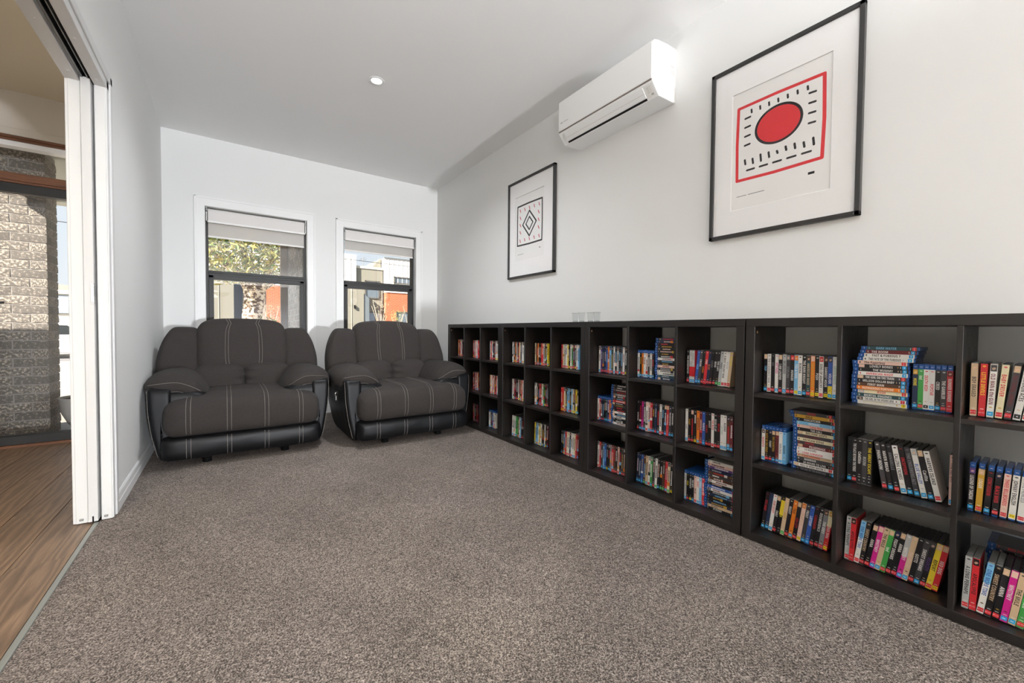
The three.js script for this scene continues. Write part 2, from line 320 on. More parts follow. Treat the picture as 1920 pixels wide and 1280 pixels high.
function makeRecliner(label) {
  const t = thing('recliner', label, 'recliner', [0, 0, 0]);
  const V = (x, y, z) => new THREE.Vector3(x, y, z);
  const gather = (q, p, amp, f = 40) => { const e = Math.max(0, (Math.abs(q.x) - 0.8) / 0.2); p.x *= 1 - amp * e * (0.5 + 0.5 * Math.sin(p.y * f * 3 + p.z * f * 2)); };
  // seat and front roll
  const seat = cushion(1.075, 0.282, 0.88, [15, 3.4, 7], (p, q) => {
    const front = Math.max(0, q.z);
    p.y += 0.360 + 0.035 * (1 - q.x * q.x) * Math.max(0, q.y) - 0.012 * Math.max(0, q.y) * front * Math.abs(q.x) ** 4;
    p.z += -0.425 + 0.012 * (1 - q.y * q.y) * front;
    p.y += 0.004 * noise(p.x * 7, p.z * 7, 2); p.z += 0.005 * noise(p.x * 8, p.y * 8, 6);
    p.x *= 1 - 0.012 * front * Math.max(0, q.y); gather(q, p, 0.012);
  }, 26);
  const sm = mesh('seat', seat, fabric, t);
  // leather front panel below
  const panel = cushion(1.085, 0.185, 0.5, [16, 7, 9], (p, q) => {
    p.y += 0.146; p.z += -0.245 + 0.008 * (1 - q.y * q.y); p.z += 0.004 * noise(p.x * 6, p.y * 10, 4) - 0.03 * Math.max(0, -q.y) ** 3; gather(q, p, 0.006);
  });
  const fp = mesh('footrest_panel', panel, leather, t);
  // lines of double stitching down seat and panel
  const ss = [], ps = [];
  for (const x of [-0.375, -0.125, 0.125, 0.375]) for (const e of [-0.0135, 0.0135]) {
    const u = (x + e) / 0.5375;
    const arc = (k) => (k < 0.45 ? [u, -0.80 + 1.8 * k / 0.45, 1] : [u, 1, 1 - 1.5 * (k - 0.45) / 0.55]);
    ss.push(...stitches(atX(along(seat, arc, 40, V(0, 0.0012, 0.0012)), x + e)));
    ps.push(...stitches(atX(along(panel, (k) => [(x + e) / 0.5425, 0.86 - 1.75 * k, 1], 14, V(0, 0, 0.0012)), x + e)));
  }
  mesh('stitching', ss, threadMat, sm); mesh('stitching', ps, threadMat, fp);
  for (const s of [-1, 1]) {
    // leather side with a curved front edge
    const side = cushion(0.15, 0.56, 0.86, [9, 14, 12], (p, q) => {
      p.y += 0.325; p.z += -0.565;
      const low = (0.62 - p.y) / 0.56;
      p.x = s * (0.553 + q.x * s * 0.075 - (q.x * s > 0 ? 0.075 * low ** 2.2 : 0) * 0.9);
      p.z += (q.z > 0 ? 0.02 * low : 0.05 * low * (q.z < 0 ? 1 : 0)); p.x += 0.004 * noise(p.y * 6, p.z * 6, 1 + s);
    });
    const sd = mesh('side_panel', side, leather, t);
    mesh('piping', stitches(along(side, (k) => [s * 0.97, 0.97 - 1.93 * k, 0.985], 26, V(s * 0.003, 0, 0.004)), 0.0022), threadMat, sd);
    mesh('arm_core', cushion(0.35, 0.26, 0.80, [7, 5, 9], (p, q) => { const inn = Math.max(0, -q.x * s); p.x += s * 0.435; p.y += 0.452 - 0.05 * Math.max(0, q.y) * inn * inn; p.z += -0.545; }, 14), leather, t);
    // arm pad: a pillow that hangs over to the seat side
    const pad = cushion(0.405, 0.185, 0.76, [3.2, 2.7, 4.2], (p, q) => {
      const u = q.x * s, inn = Math.max(0, -u), out = Math.max(0, u);
      p.x += s * 0.462; p.y += 0.602 - 0.125 * inn ** 1.8 - 0.035 * out ** 2.2 + 0.018 * (1 - q.z * q.z);
      p.z += -0.53 - 0.03 * inn * inn; p.y += 0.003 * noise(p.x * 14, p.z * 14, 3);
      const wr = Math.max(0, Math.sin(p.z * 70 + p.x * 25)) * inn * 0.004; p.y -= wr;
    });
    const pm = mesh('arm_pad', pad, fabric, t);
    mesh('stitching', stitches(along(pad, (k) => [s * (0.95 - 1.85 * k), 0.34 - 0.1 * k * k, 1], 26, V(0, 0.001, 0.002))), threadMat, pm);
    mesh('stitching', stitches(along(pad, (k) => [s * (0.95 - 1.85 * k), -0.42 - 0.05 * k, 1], 26, V(0, -0.001, 0.002))), threadMat, pm);
    // outer wing of the back
    const wing = cushion(0.315, 0.62, 0.27, [5.5, 7, 2.8], (p, q) => {
      const o = Math.max(0, q.x * s); p.x += s * 0.488; p.y += 0.752; p.z += -0.86 - 0.24 * (p.y - 0.5);
      const up = Math.max(0, (p.y - 0.70) / 0.38); p.x -= s * o * 0.105 * up ** 2; p.y -= 0.012 * o * o * up;
      p.z += 0.03 * o; p.z += 0.006 * noise(p.x * 9, p.y * 9, 5) + 0.006 * Math.max(0, -q.y) * Math.sin(p.x * 60);
    });
    mesh('back_wing', wing, fabric, t);
    // lumbar pad
    const lum = cushion(0.425, 0.315, 0.27, [4, 3.6, 2.4], (p, q) => {
      p.x += s * 0.197; p.y += 0.575 - 0.022 * Math.max(0, q.y) * q.x * s * q.x * s * (q.x * s > 0 ? 1.6 : 0.5); p.z += -0.775 - 0.16 * (p.y - 0.5);
      const c = Math.max(0, -q.x * s - 0.35) / 0.65; p.z += 0.016 * c * Math.sin(p.y * 85 + 6 * p.x) * Math.max(0, q.z); p.z -= 0.02 * c * c;
    });
    mesh('lumbar_pad', lum, fabric, t);
  }
  // headrest
  const head = cushion(0.755, 0.50, 0.29, [6.5, 4.4, 2.6], (p, q) => {
    p.y += 0.878 + 0.022 * Math.max(0, q.y) * (1 - q.x * q.x); p.z += -0.83 - 0.24 * (p.y - 0.5);
    p.x *= 1 - 0.03 * Math.max(0, q.y) + 0.0; const lowc = Math.max(0, -q.y - 0.45) / 0.55;
    p.z += 0.009 * lowc * Math.sin(p.x * 46 + p.y * 30 * Math.sign(p.x)) * Math.abs(q.x) * Math.max(0, q.z); p.z += 0.005 * noise(p.x * 7, p.y * 7, 9);
    gather(q, p, 0.012, 30);
  }, 26);
  const hm = mesh('headrest', head, fabric, t), hs = [];
  for (const x of [-0.135, 0.135]) for (const e of [-0.012, 0.012]) hs.push(...stitches(along(head, (k) => (k < 0.25 ? [(x + e) / 0.3775, 1, -0.2 + 1.2 * k / 0.25] : [(x + e) / 0.3775, 1 - 1.75 * (k - 0.25) / 0.75, 1]), 34, V(0, 0.001, 0.0015))));
  mesh('stitching', hs, threadMat, hm);
  // leather shell behind, base and feet
  mesh('back_shell', cushion(1.1, 0.86, 0.12, [10, 8, 6], (p) => { p.y += 0.55; p.z += -1.0 - 0.22 * (p.y - 0.5); }, 14), leather, t);
  mesh('base_frame', rb(-0.46, 0.46, 0.035, 0.075, -0.93, -0.22, 0.006), M.black, t);
  for (const [x, z] of [[-0.27, -0.15], [0.27, -0.15], [-0.4, -0.85], [0.4, -0.85]]) mesh('foot', [cyl(0.026, 0.03, 0.045, 20).translate(x, 0.0225, z), rb(x - 0.035, x + 0.035, 0.036, 0.048, z - 0.05, z + 0.03, 0.004)], M.black, t);
  // release catch on the chair's right-hand side (left in the photograph)
  const lp = mesh('release_plate', rb(-0.637, -0.622, 0.37, 0.475, -0.445, -0.41, 0.006), M.blackMetal, t);
  lp.userData.label = 'black catch plate with a chrome lever';
  mesh('lever', [rb(-0.645, -0.634, 0.385, 0.43, -0.436, -0.42, 0.004), tube([[-0.638, 0.462, -0.428], [-0.648, 0.44, -0.428], [-0.638, 0.425, -0.428]], 0.004, 14)], M.chrome, lp);
  return t;
}
const chairA = makeRecliner('charcoal fabric and black leather recliner pushed into the corner against the left wall');
const chairB = chairA.clone(); chairB.name = numbered('recliner');
chairB.userData = { label: 'charcoal fabric and black leather recliner standing in front of the bookcases', category: 'recliner' };
scene.add(chairB);
for (const c of [chairA, chairB]) c.userData.group = 'matching charcoal recliners';
chairA.position.set(-2.395, 0, 1.65); chairB.position.set(-1.058, 0, 1.88);
chairB.traverse((m) => { if (m.isMesh) m.castShadow = m.receiveShadow = true; });
// ---------------------------------------------------------------- split air conditioner on the right wall
{
  const z0 = 2.915, z1 = 3.825, L = z1 - z0;
  const g = thing('air_conditioner', 'white split air conditioner mounted high on the wall between the two pictures', 'air conditioner', [0, 2.62, z0]);
  const Y = (y) => y - 2.62;
  // profile of depth (toward -x) and height; the casing stops behind the front panel
  const prof = [[0.002, 2.630], [0.182, 2.622], [0.248, 2.691], [0.249, 2.93], [0.238, 2.955], [0.20, 2.968], [0.09, 2.982], [0.002, 2.984]];
  const body = extrude(prof.map(([a, b]) => [-a, Y(b)]).reverse(), L - 0.012, { bevelEnabled: true, bevelSize: 0.006, bevelThickness: 0.006, bevelSegments: 3 }).translate(0, 0, 0.006);
  // mouth of the outlet cut as a recessed slot: a dark channel set into the slanting underside
  mesh('casing', metre(body), M.plastic, g);
  mesh('front_panel', rb(-0.262, -0.249, Y(2.706), Y(2.945), 0.004, L - 0.004, 0.006, 3), M.plastic, g);
  const th = Math.atan2(0.066, 0.069);                               // the lower face slants out from the flat underside
  const on = (o, t, z, lift) => { o.rotation.z = th; o.position.set(-(0.182 + 0.066 * t) - lift * Math.cos(th), Y(2.622 + 0.069 * t) - lift * Math.sin(th), z); return o; };
  const strip = (w, h, t, z, len, mat, name, lift, r = 0.002) => on(mesh(name, rb(-h / 2, h / 2, -w / 2, w / 2, -len / 2, len / 2, Math.min(r, h / 2.2)), mat, g), t, z, lift);
  strip(0.066, 0.008, 0.58, 0.44, 0.77, M.plastic, 'louvre_flap', 0.006);
  strip(0.015, 0.010, 0.10, 0.44, 0.77, std(0x030303, 0.9), 'air_outlet', 0.003);
  strip(0.0015, 0.009, 0.52, 0.44, 0.77, std(0xb3a8a2, 0.6), 'flap_seam', 0.0062, 0.0005);
  mesh('panel_seam', rb(-0.2605, -0.245, Y(2.6985), Y(2.7055), 0.008, L - 0.008, 0.001, 1), std(0x83776f, 0.7), g);
  // control field with grey symbols at the near end
  const cv = document.createElement('canvas'); cv.width = 96; cv.height = 160; const x = cv.getContext('2d');
  x.fillStyle = '#e9e7e2'; x.fillRect(0, 0, 96, 160); x.fillStyle = '#a9aca9';
  for (let i = 0; i < 4; i++) { x.fillRect(14, 26 + 22 * i, 34, 5); x.fillRect(58, 22 + 24 * i, 9, 7); }
  x.fillRect(52, 120, 32, 24);
  const ct = new THREE.CanvasTexture(cv); ct.colorSpace = THREE.SRGBColorSpace;
  const dp = mesh('display_label', new THREE.PlaneGeometry(0.052, 0.075).rotateY(-Math.PI / 2), std(0xffffff, 0.4, { map: ct }), g);
  on(dp, 0.52, 0.865, 0.0075);
  // small maker's line low on the panel's far end, rating sticker on the near end cap
  mesh('marking', [rb(-0.2628, -0.2615, Y(2.764), Y(2.770), 0.03, 0.055, 0.0005, 1), rb(-0.2628, -0.2615, Y(2.7655), Y(2.7685), 0.065, 0.12, 0.0005, 1)], std(0x9b9b98, 0.5), g);
  mesh('rating_sticker', [rb(-0.062, -0.022, Y(2.85), Y(2.862), L - 0.0005, L + 0.0012, 0.0004, 1), rb(-0.05, -0.036, Y(2.80), Y(2.83), L - 0.0005, L + 0.0012, 0.0004, 1), rb(-0.028, -0.02, Y(2.80), Y(2.835), L - 0.0005, L + 0.0012, 0.0004, 1)], std(0xc9bcb8, 0.6), g);
  mesh('screw_cover', [new THREE.TorusGeometry(0.014, 0.0012, 6, 24).translate(-0.03, Y(2.715), L)], std(0xcfccc6, 0.5), g);
  mesh('screw_cover', [new THREE.TorusGeometry(0.018, 0.0012, 6, 24).rotateX(Math.PI / 2).translate(-0.09, Y(2.6265), L - 0.12)], std(0xcfccc6, 0.5), g);
}
// ---------------------------------------------------------------- framed prints (plain stand-ins for the artworks)
function canvasTex(w, h, draw) { const c = document.createElement('canvas'); c.width = w; c.height = h; draw(c.getContext('2d'), w, h); const t = new THREE.CanvasTexture(c); t.colorSpace = THREE.SRGBColorSpace; return t; }
const paper = '#efeeec';
function wob(x, pts, lw, col) { x.strokeStyle = col; x.lineWidth = lw; x.lineCap = x.lineJoin = 'round'; x.beginPath(); pts.forEach(([a, b], i) => (i ? x.lineTo(a, b) : x.moveTo(a, b))); x.stroke(); }
const printA = canvasTex(512, 716, (x, w, h) => {
  x.fillStyle = paper; x.fillRect(0, 0, w, h);
  const red = '#d5373c', ink = '#2c2a2b';
  wob(x, [[36, 96], [250, 92], [474, 97], [478, 330], [472, 538], [240, 542], [34, 536], [31, 320], [36, 96]], 17, red);
  x.fillStyle = red; x.beginPath(); x.ellipse(256, 270, 118, 104, 0, 0, 7); x.fill(); x.strokeStyle = ink; x.lineWidth = 13; x.stroke();
  for (let i = 0; i < 9; i++) wob(x, [[78 + 44 * i, 420 + 6 * Math.sin(i * 2)], [82 + 44 * i, 446 + 9 * Math.sin(i)]], 11, ink);
  for (let i = 0; i < 4; i++) { wob(x, [[76, 170 + 54 * i], [104, 168 + 54 * i]], 11, ink); wob(x, [[408, 170 + 54 * i], [436, 172 + 54 * i]], 11, ink); }
  for (let i = 0; i < 5; i++) wob(x, [[92 + 72 * i, 486], [132 + 72 * i, 486]], 11, ink);
  for (let i = 0; i < 7; i++) wob(x, [[110 + 48 * i, 128], [112 + 48 * i, 146]], 10, ink);
  x.fillStyle = '#8d8a88'; x.fillRect(34, 632, 58, 4); x.fillRect(100, 632, 92, 4); x.fillStyle = '#222'; x.fillRect(410, 598, 30, 13);
});
const printB = canvasTex(512, 716, (x, w, h) => {
  x.fillStyle = paper; x.fillRect(0, 0, w, h);
  const red = '#c23b46', ink = '#2c2a2b';
  wob(x, [[40, 110], [250, 106], [474, 110], [477, 330], [472, 542], [250, 546], [38, 541], [36, 320], [40, 110]], 17, ink);
  wob(x, [[256, 190], [376, 326], [256, 462], [136, 326], [256, 190]], 17, ink);
  wob(x, [[256, 256], [318, 326], [256, 396], [194, 326], [256, 256]], 15, ink);
  for (let i = 0; i < 5; i++) { wob(x, [[84 + 84 * i, 146], [94 + 84 * i, 176]], 11, red); wob(x, [[84 + 84 * i, 478], [94 + 84 * i, 508]], 11, red); }
  for (let i = 0; i < 3; i++) for (const a of [84, 408]) wob(x, [[a, 226 + 80 * i], [a + 16, 256 + 80 * i]], 11, red);
  x.fillStyle = '#8d8a88'; x.fillRect(44, 640, 110, 4); x.fillStyle = '#222'; x.fillRect(430, 610, 18, 8);
});
const frameMat = std(new THREE.Color(0.024, 0.023, 0.022), 0.4);
const picGlass = new THREE.MeshPhysicalMaterial({ color: 0xffffff, roughness: 0, transmission: 1, thickness: 0, ior: 1.15 });
function picture(label, tex, z0, z1, y0, y1, m) {                   // m: opening of the mat, print underneath
  const g = thing('picture_frame', label, 'picture', [0, y0, (z0 + z1) / 2], null);
  const w = z1 - z0, h = y1 - y0, b = 0.021, d = 0.032, a = w / 2;
  mesh('frame', [rb(-d, -0.002, 0, b, -a, a, 0.0015), rb(-d, -0.002, h - b, h, -a, a, 0.0015), rb(-d, -0.002, 0, h, -a, -a + b, 0.0015), rb(-d, -0.002, 0, h, a - b, a, 0.0015)], frameMat, g);
  const sh = new THREE.Shape([[-a + 0.01, 0.01], [a - 0.01, 0.01], [a - 0.01, h - 0.01], [-a + 0.01, h - 0.01]].map((p) => new THREE.Vector2(...p)));
  const zc = (z0 + z1) / 2;
  sh.holes.push(new THREE.Path([[m[0] - zc, m[2] - y0], [m[0] - zc, m[3] - y0], [m[1] - zc, m[3] - y0], [m[1] - zc, m[2] - y0]].map((p) => new THREE.Vector2(...p))));
  const mat = new THREE.ExtrudeGeometry(sh, { depth: 0.0035, bevelEnabled: true, bevelSize: 0.002, bevelThickness: 0.002, bevelOffset: -0.002, bevelSegments: 1 }).rotateY(-Math.PI / 2).translate(-0.012, 0, 0);
  mesh('mat_board', metre(mat), std(new THREE.Color(0.90, 0.89, 0.885), 0.9), g);
  mesh('print', new THREE.PlaneGeometry(m[1] - m[0] + 0.004, m[3] - m[2] + 0.004).rotateY(-Math.PI / 2).translate(-0.0105, (m[2] + m[3]) / 2 - y0, (m[0] + m[1]) / 2 - zc), std(0xffffff, 0.85, { map: tex }), g);
  mesh('backing', bx(-0.009, -0.004, 0.008, h - 0.008, -a + 0.008, a - 0.008), std(0x4a4036, 0.9), g);
  mesh('pane', bx(-0.0225, -0.021, 0.012, h - 0.012, -a + 0.012, a - 0.012), picGlass, g);
}
picture('large black framed print with a red disc and red border, right of the air conditioner', printA, 4.1, 4.847, 1.627, 2.652, [4.225, 4.72, 1.789, 2.481]);
picture('black framed print with a black bordered diamond design, left of the air conditioner', printB, 1.855, 2.612, 1.604, 2.62, [1.974, 2.445, 1.782, 2.452]);
// ---------------------------------------------------------------- four small glasses on the bookcases
{
  const glassSolid = new THREE.MeshPhysicalMaterial({ color: 0xf3f5f5, roughness: 0.01, transmission: 1, thickness: 0, ior: 1.4 });
  const wallP = [[0.019, 0.003], [0.0212, 0.02], [0.0245, 0.064], [0.0285, 0.0695]].map((p) => new THREE.Vector2(...p));
  const wallG = new THREE.LatheGeometry(wallP, 40), rimG = new THREE.TorusGeometry(0.0284, 0.0011, 8, 40).rotateX(Math.PI / 2).translate(0, 0.07, 0), baseG = cyl(0.0196, 0.0185, 0.009, 32).translate(0, 0.0048, 0);
  const solid = new THREE.MeshPhysicalMaterial({ color: 0xe9ecec, roughness: 0.02, transmission: 1, thickness: 0.01, ior: 1.45 });
  const names = ['leftmost of four small clear glasses standing on top of the black bookcases', 'second from left of four small clear glasses on top of the bookcases', 'third from left of four small clear glasses on top of the bookcases', 'rightmost of four small clear glasses standing on top of the black bookcases'];
  [3.185, 3.255, 3.345, 3.41].forEach((z, i) => {
    const m = new THREE.Group(); m.name = 'tea_light_glass'; m.position.set(-0.30, 1.1205, z); scene.add(m);
    mesh('glass_wall', wallG, glassSolid, m); mesh('rim', rimG, solid, m); mesh('base', baseG, solid, m);
    tag(m, names[i], 'glass', 'small clear glasses on the bookcases');
  });
}
// ---------------------------------------------------------------- bookcases: four open 3 x 3 units along the right wall
const woodCol = dataTex(512, 512, (x, y) => { const g = noise(x / 90, y / 3.2) * 0.5 + noise(x / 40, y / 1.6, 4) * 0.35 + rr(-0.15, 0.15), k = 1 + 0.34 * g; return [31 * k, 27.5 * k, 26 * k]; });
const woodRough = dataTex(256, 256, (x, y) => { const v = 108 + 34 * noise(x / 60, y / 3) + 16 * noise(x / 20, y / 2); return [v, v, v]; }, false);
const wood = std(0xffffff, 0.9, { map: rep(woodCol, 1.6, 1.6), roughnessMap: rep(woodRough, 2) });
const BC = { x0: -0.386, x1: -0.018, z: [1.140, 2.257, 3.376, 4.499], w: 1.1165, h: 1.12, f: 0.042, d: 0.016, cell: 0 };
BC.cell = (BC.w - 2 * BC.f - 2 * BC.d) / 3; BC.row = (BC.h - 0.04 - 0.04 - 2 * 0.018) / 3;
const shelfTop = [BC.h - 0.04 - BC.row, BC.h - 0.04 - 2 * BC.row - 0.018, 0.04];
const unitLabel = ['black open cube bookcase, farthest from the camera, partly hidden by a recliner', 'black open cube bookcase, second from the window end of the row', 'black open cube bookcase with clear glasses above its left corner', 'black open cube bookcase nearest the camera, running out of the picture'];
BC.z.forEach((z, i) => {
  const g = thing('bookcase', unitLabel[i], 'bookcase', [0, 0, z], 'row of black cube bookcases');
  const { x0, x1, w, h, f, d } = BC;
  mesh('top_panel', rb(x0, x1, h - 0.04, h, 0, w, 0.0015), wood, g);
  mesh('bottom_panel', rb(x0, x1, 0.003, 0.04, 0, w, 0.0015), wood, g);
  mesh('side_panel', rb(x0, x1, 0.04, h - 0.04, 0, f, 0.0015), wood, g);
  mesh('side_panel', rb(x0, x1, 0.04, h - 0.04, w - f, w, 0.0015), wood, g);
  for (let k = 0; k < 2; k++) { const a = f + BC.cell * (k + 1) + d * k; mesh('divider', rb(x0 + 0.001, x1, 0.04, h - 0.04, a, a + d, 0.001), wood, g); }
  for (let r = 0; r < 2; r++) for (let c = 0; c < 3; c++) { const a = f + c * (BC.cell + d); mesh('shelf', rb(x0 + 0.002, x1, shelfTop[r] - 0.018, shelfTop[r], a, a + BC.cell, 0.001), wood, g); }
  mesh('fixing_cap', cyl(0.006, 0.006, 0.004, 16).rotateX(Math.PI / 2).translate(x0 + 0.025, h - 0.068, f + 0.001), std(0xa07a5a, 0.5), g);
});

// ---------------------------------------------------------------- discs: palette letter -> colour and name
const PAL = { k: ['#17161a', 'black'], w: ['#e6e4df', 'white'], s: ['#b4b6b6', 'silver'], g: ['#7f8285', 'grey'], d: ['#3d3c40', 'charcoal'], n: ['#1c2b4a', 'navy'], b: ['#2d55a4', 'blue'], l: ['#79b6de', 'azure'], r: ['#cc2b33', 'red'], m: ['#6d2228', 'maroon'], o: ['#de7a22', 'orange'], y: ['#e8cf35', 'yellow'], a: ['#c69a35', 'gold'], e: ['#cfb493', 'tan'], p: ['#e3c0b2', 'pink'], f: ['#c81f86', 'magenta'], v: ['#3f9a48', 'green'], t: ['#25484f', 'teal'], u: ['#5b3d83', 'purple'], c: ['#54382a', 'brown'], h: ['#e6dcb8', 'cream'], i: ['#9db7a8', 'sage'] };
const RATE = { r: ['#d3343b', 'MA 15+'], c: ['#2aa2dc', 'M'], y: ['#ecd329', 'PG'], g: ['#3fae57', 'G'], k: ['#26262a', 'R'] };
const SW = 32, SH = 512, COLS = 64, atlases = [];
let cellNo = 0;
function spineCell(item, blu) {                                      // draws one printed spine, gives its place in the atlas
  const n = cellNo++, a = Math.floor(n / (COLS * 4)), k = n % (COLS * 4), cx = (k % COLS) * SW, cy = Math.floor(k / COLS) * SH;
  if (!atlases[a]) { const c = document.createElement('canvas'); c.width = c.height = 2048; const t = new THREE.CanvasTexture(c); t.colorSpace = THREE.SRGBColorSpace; atlases[a] = { ctx: c.getContext('2d'), mat: new THREE.MeshPhysicalMaterial({ color: 0xffffff, map: t, roughness: 0.32 }) }; }
  const x = atlases[a].ctx, bg = PAL[item.bg][0], fg = PAL[item.fg][0];
  x.save(); x.beginPath(); x.rect(cx, cy, SW, SH); x.clip(); x.translate(cx, cy);
  x.fillStyle = bg; x.fillRect(0, 0, SW, SH);
  if (item.second) { x.fillStyle = PAL[item.second][0]; x.fillRect(0, SH * item.from, SW, SH * (item.to - item.from)); }
  let y0 = 20;
  // a studio badge or a small picture at the head of the spine
  if (item.top) { x.fillStyle = PAL[item.top][0]; x.fillRect(3, 8, SW - 6, 62); x.fillStyle = 'rgba(230,190,160,.75)'; x.beginPath(); x.ellipse(16, 44, 8, 13, 0.2, 0, 7); x.fill(); y0 = 84; }
  else { x.fillStyle = fg; x.globalAlpha = 0.75; x.beginPath(); x.ellipse(16, 26, 8, 5 + 4 * rnd(), 0, 0, 7); x.fill(); x.globalAlpha = 1; y0 = 52; }
  if (rnd() < 0.5) { x.fillStyle = PAL['saec'[Math.floor(rnd() * 4)]][0]; x.globalAlpha = 0.8; x.beginPath(); x.ellipse(16, 408 + 8 * rnd(), 7, 6, 0, 0, 7); x.fill(); x.globalAlpha = 1; }
  // title, reading downwards
  x.fillStyle = fg;
  if (item.title) {
    x.save(); x.translate(16, y0 + 8); x.rotate(Math.PI / 2);
    const T = item.title, room = 330 - (y0 - 52); x.textBaseline = 'middle';
    let px = 27; x.font = 'bold ' + px + 'px sans-serif';
    const wd = x.measureText(T).width; const sx = Math.min(1.25, room / wd); x.scale(sx, 1);
    x.fillText(T, Math.max(0, (room / sx - wd) * item.off), 1); x.restore();
  } else {                                                          // print too small to read in the photograph
    let y = y0 + 20 + rnd() * 60; const end = y + 120 + rnd() * 140;
    while (y < end) { const l = 5 + rnd() * 12; x.fillRect(8 + rnd() * 2, y, 14, l); y += l + 3 + rnd() * 3; }
    if (rnd() < 0.4) { x.fillStyle = PAL['rwoalpk'[Math.floor(rnd() * 7)]][0]; x.fillRect(2, end + 10, 28, 30 + rnd() * 40); }
  }
  x.fillStyle = 'rgba(225,225,220,.8)'; x.fillRect(8, 436, 16, 8);
  const q = RATE[item.rate]; if (q) { x.fillStyle = q[0]; x.fillRect(3, 456, 26, 40); x.fillStyle = item.rate === 'y' ? '#2a2a20' : '#f2f2f2'; x.save(); x.translate(16, 476); x.font = 'bold ' + (q[1].length > 3 ? 8 : 15) + 'px sans-serif'; x.textAlign = 'center'; x.textBaseline = 'middle'; x.fillText(q[1], 0, 0); x.restore(); }
  x.restore();
  return { mat: atlases[a].mat, u0: cx / 2048, u1: (cx + SW) / 2048, v0: 1 - (cy + SH) / 2048, v1: 1 - cy / 2048 };
}
const caseMat = {
  k: new THREE.MeshPhysicalMaterial({ color: new THREE.Color(0.012, 0.012, 0.013), roughness: 0.3 }),
  g: new THREE.MeshPhysicalMaterial({ color: new THREE.Color(0.17, 0.17, 0.165), roughness: 0.28 }),
  w: new THREE.MeshPhysicalMaterial({ color: new THREE.Color(0.55, 0.55, 0.54), roughness: 0.3 }),
  b: new THREE.MeshPhysicalMaterial({ color: new THREE.Color(0.02, 0.085, 0.29), roughness: 0.22 })
};
const bandMat = std(new THREE.Color(0.30, 0.40, 0.58), 0.4);
const CASE = { D: { t: 0.0163, h: 0.2, d: 0.142, c0: 0.004, c1: 0.196 }, B: { t: 0.0152, h: 0.183, d: 0.142, c0: 0.006, c1: 0.163 } };
const caseGeo = {}, bandGeo = rb(-0.0035, 0.0035, 0.171, 0.1732, -0.0005, 0.0006, 0.0002, 1);
function coverGeo(k, cell) {                                         // the printed sheet: spine panel plus its two side leaves
  const C = CASE[k], w = C.t + 0.0004, g = new THREE.BoxGeometry(w, C.c1 - C.c0, C.d - 0.006).translate(0, (C.c0 + C.c1) / 2, -(C.d - 0.006) / 2 + 0.0004);
  const n = g.attributes.normal, p = g.attributes.position, uv = g.attributes.uv;
  for (let i = 0; i < p.count; i++) {
    const v = (p.getY(i) - C.c0) / (C.c1 - C.c0);
    const u = n.getZ(i) > 0.5 ? 0.02 + 0.96 * (p.getX(i) / w + 0.5) : 0.02;
    const vv = n.getZ(i) > 0.5 ? 0.004 + 0.992 * v : 0.45;
    uv.setXY(i, cell.u0 + (cell.u1 - cell.u0) * u, cell.v0 + (cell.v1 - cell.v0) * vv);
  }
  return g;
}
const ORD = ['first', 'second', 'third', 'fourth', 'fifth', 'sixth', 'seventh', 'eighth', 'ninth', 'tenth', 'eleventh', 'twelfth', 'thirteenth', 'fourteenth', 'fifteenth', 'sixteenth', 'seventeenth', 'eighteenth', 'nineteenth', 'twentieth', 'twenty-first', 'twenty-second', 'twenty-third', 'twenty-fourth'];
const ROWN = ['top', 'middle', 'bottom'], COLN = ['left', 'centre', 'right'], UNITN = ['farthest', 'third-nearest', 'second-nearest', 'nearest'];
const qY = new THREE.Quaternion().setFromAxisAngle(new THREE.Vector3(0, 1, 0), -Math.PI / 2), zAx = new THREE.Vector3(0, 0, 1);
// item text: background letter, lettering letter, title : rating, picture letter, second colour + its span in tenths
function parse(s) {
  const [a, b = ''] = s.split(':');
  const o = { bg: a[0], fg: a[1], title: a.slice(2), rate: b[0] ?? 'r', off: rnd() * 0.8 };
  if (b[1] && b[1] !== '-') o.top = b[1];
  if (PAL[b[2]]) { o.second = b[2]; o.from = +b[3] / 10; o.to = (+b[4] + 1) / 10; }
  return o;
}
function disc(k, s, pos, angle, where, shell) {                      // k: D tall black case, B lower blue case
  const it = typeof s === 'string' ? parse(s) : s, blu = k === 'B', C = CASE[k];
  const cs = shell ?? (blu ? 'b' : (it.bg === 'w' || it.bg === 's') && rnd() < 0.3 ? 'g' : rnd() < 0.12 ? 'g' : 'k');
  const g = new THREE.Group(); g.name = blu ? 'blue_disc_case' : 'dvd_case';
  caseGeo[k] ??= rb(-C.t / 2, C.t / 2, 0, C.h, -C.d, 0, 0.0022, 2);
  mesh('case', caseGeo[k], caseMat[cs], g);
  const cell = spineCell(it, blu);
  mesh('cover_sheet', coverGeo(k, cell), cell.mat, g);
  if (blu) mesh('logo_strip', bandGeo, bandMat, g);
  const lean = Math.abs(angle) > 0.03 && Math.abs(angle) < 1 ? ' leaning' : '';
  tag(g, PAL[it.bg][1] + (blu ? '-spined blue case,' : '-spined' + lean + ' case,') + ' ' + (it.fg === it.bg ? 'plain' : PAL[it.fg][1] + ' lettering') + ', ' + where, blu ? 'blue case' : 'dvd', blu ? 'blue disc cases on the bookcases' : 'film discs on the bookcases');
  g.quaternion.copy(qY).multiply(new THREE.Quaternion().setFromAxisAngle(zAx, angle));
  g.position.set(...pos); scene.add(g); return g;
}
const placeName = (u, r, c) => `${ROWN[r]} ${COLN[c]} compartment, ${UNITN[u]} bookcase`;
const FRONT = -0.290;
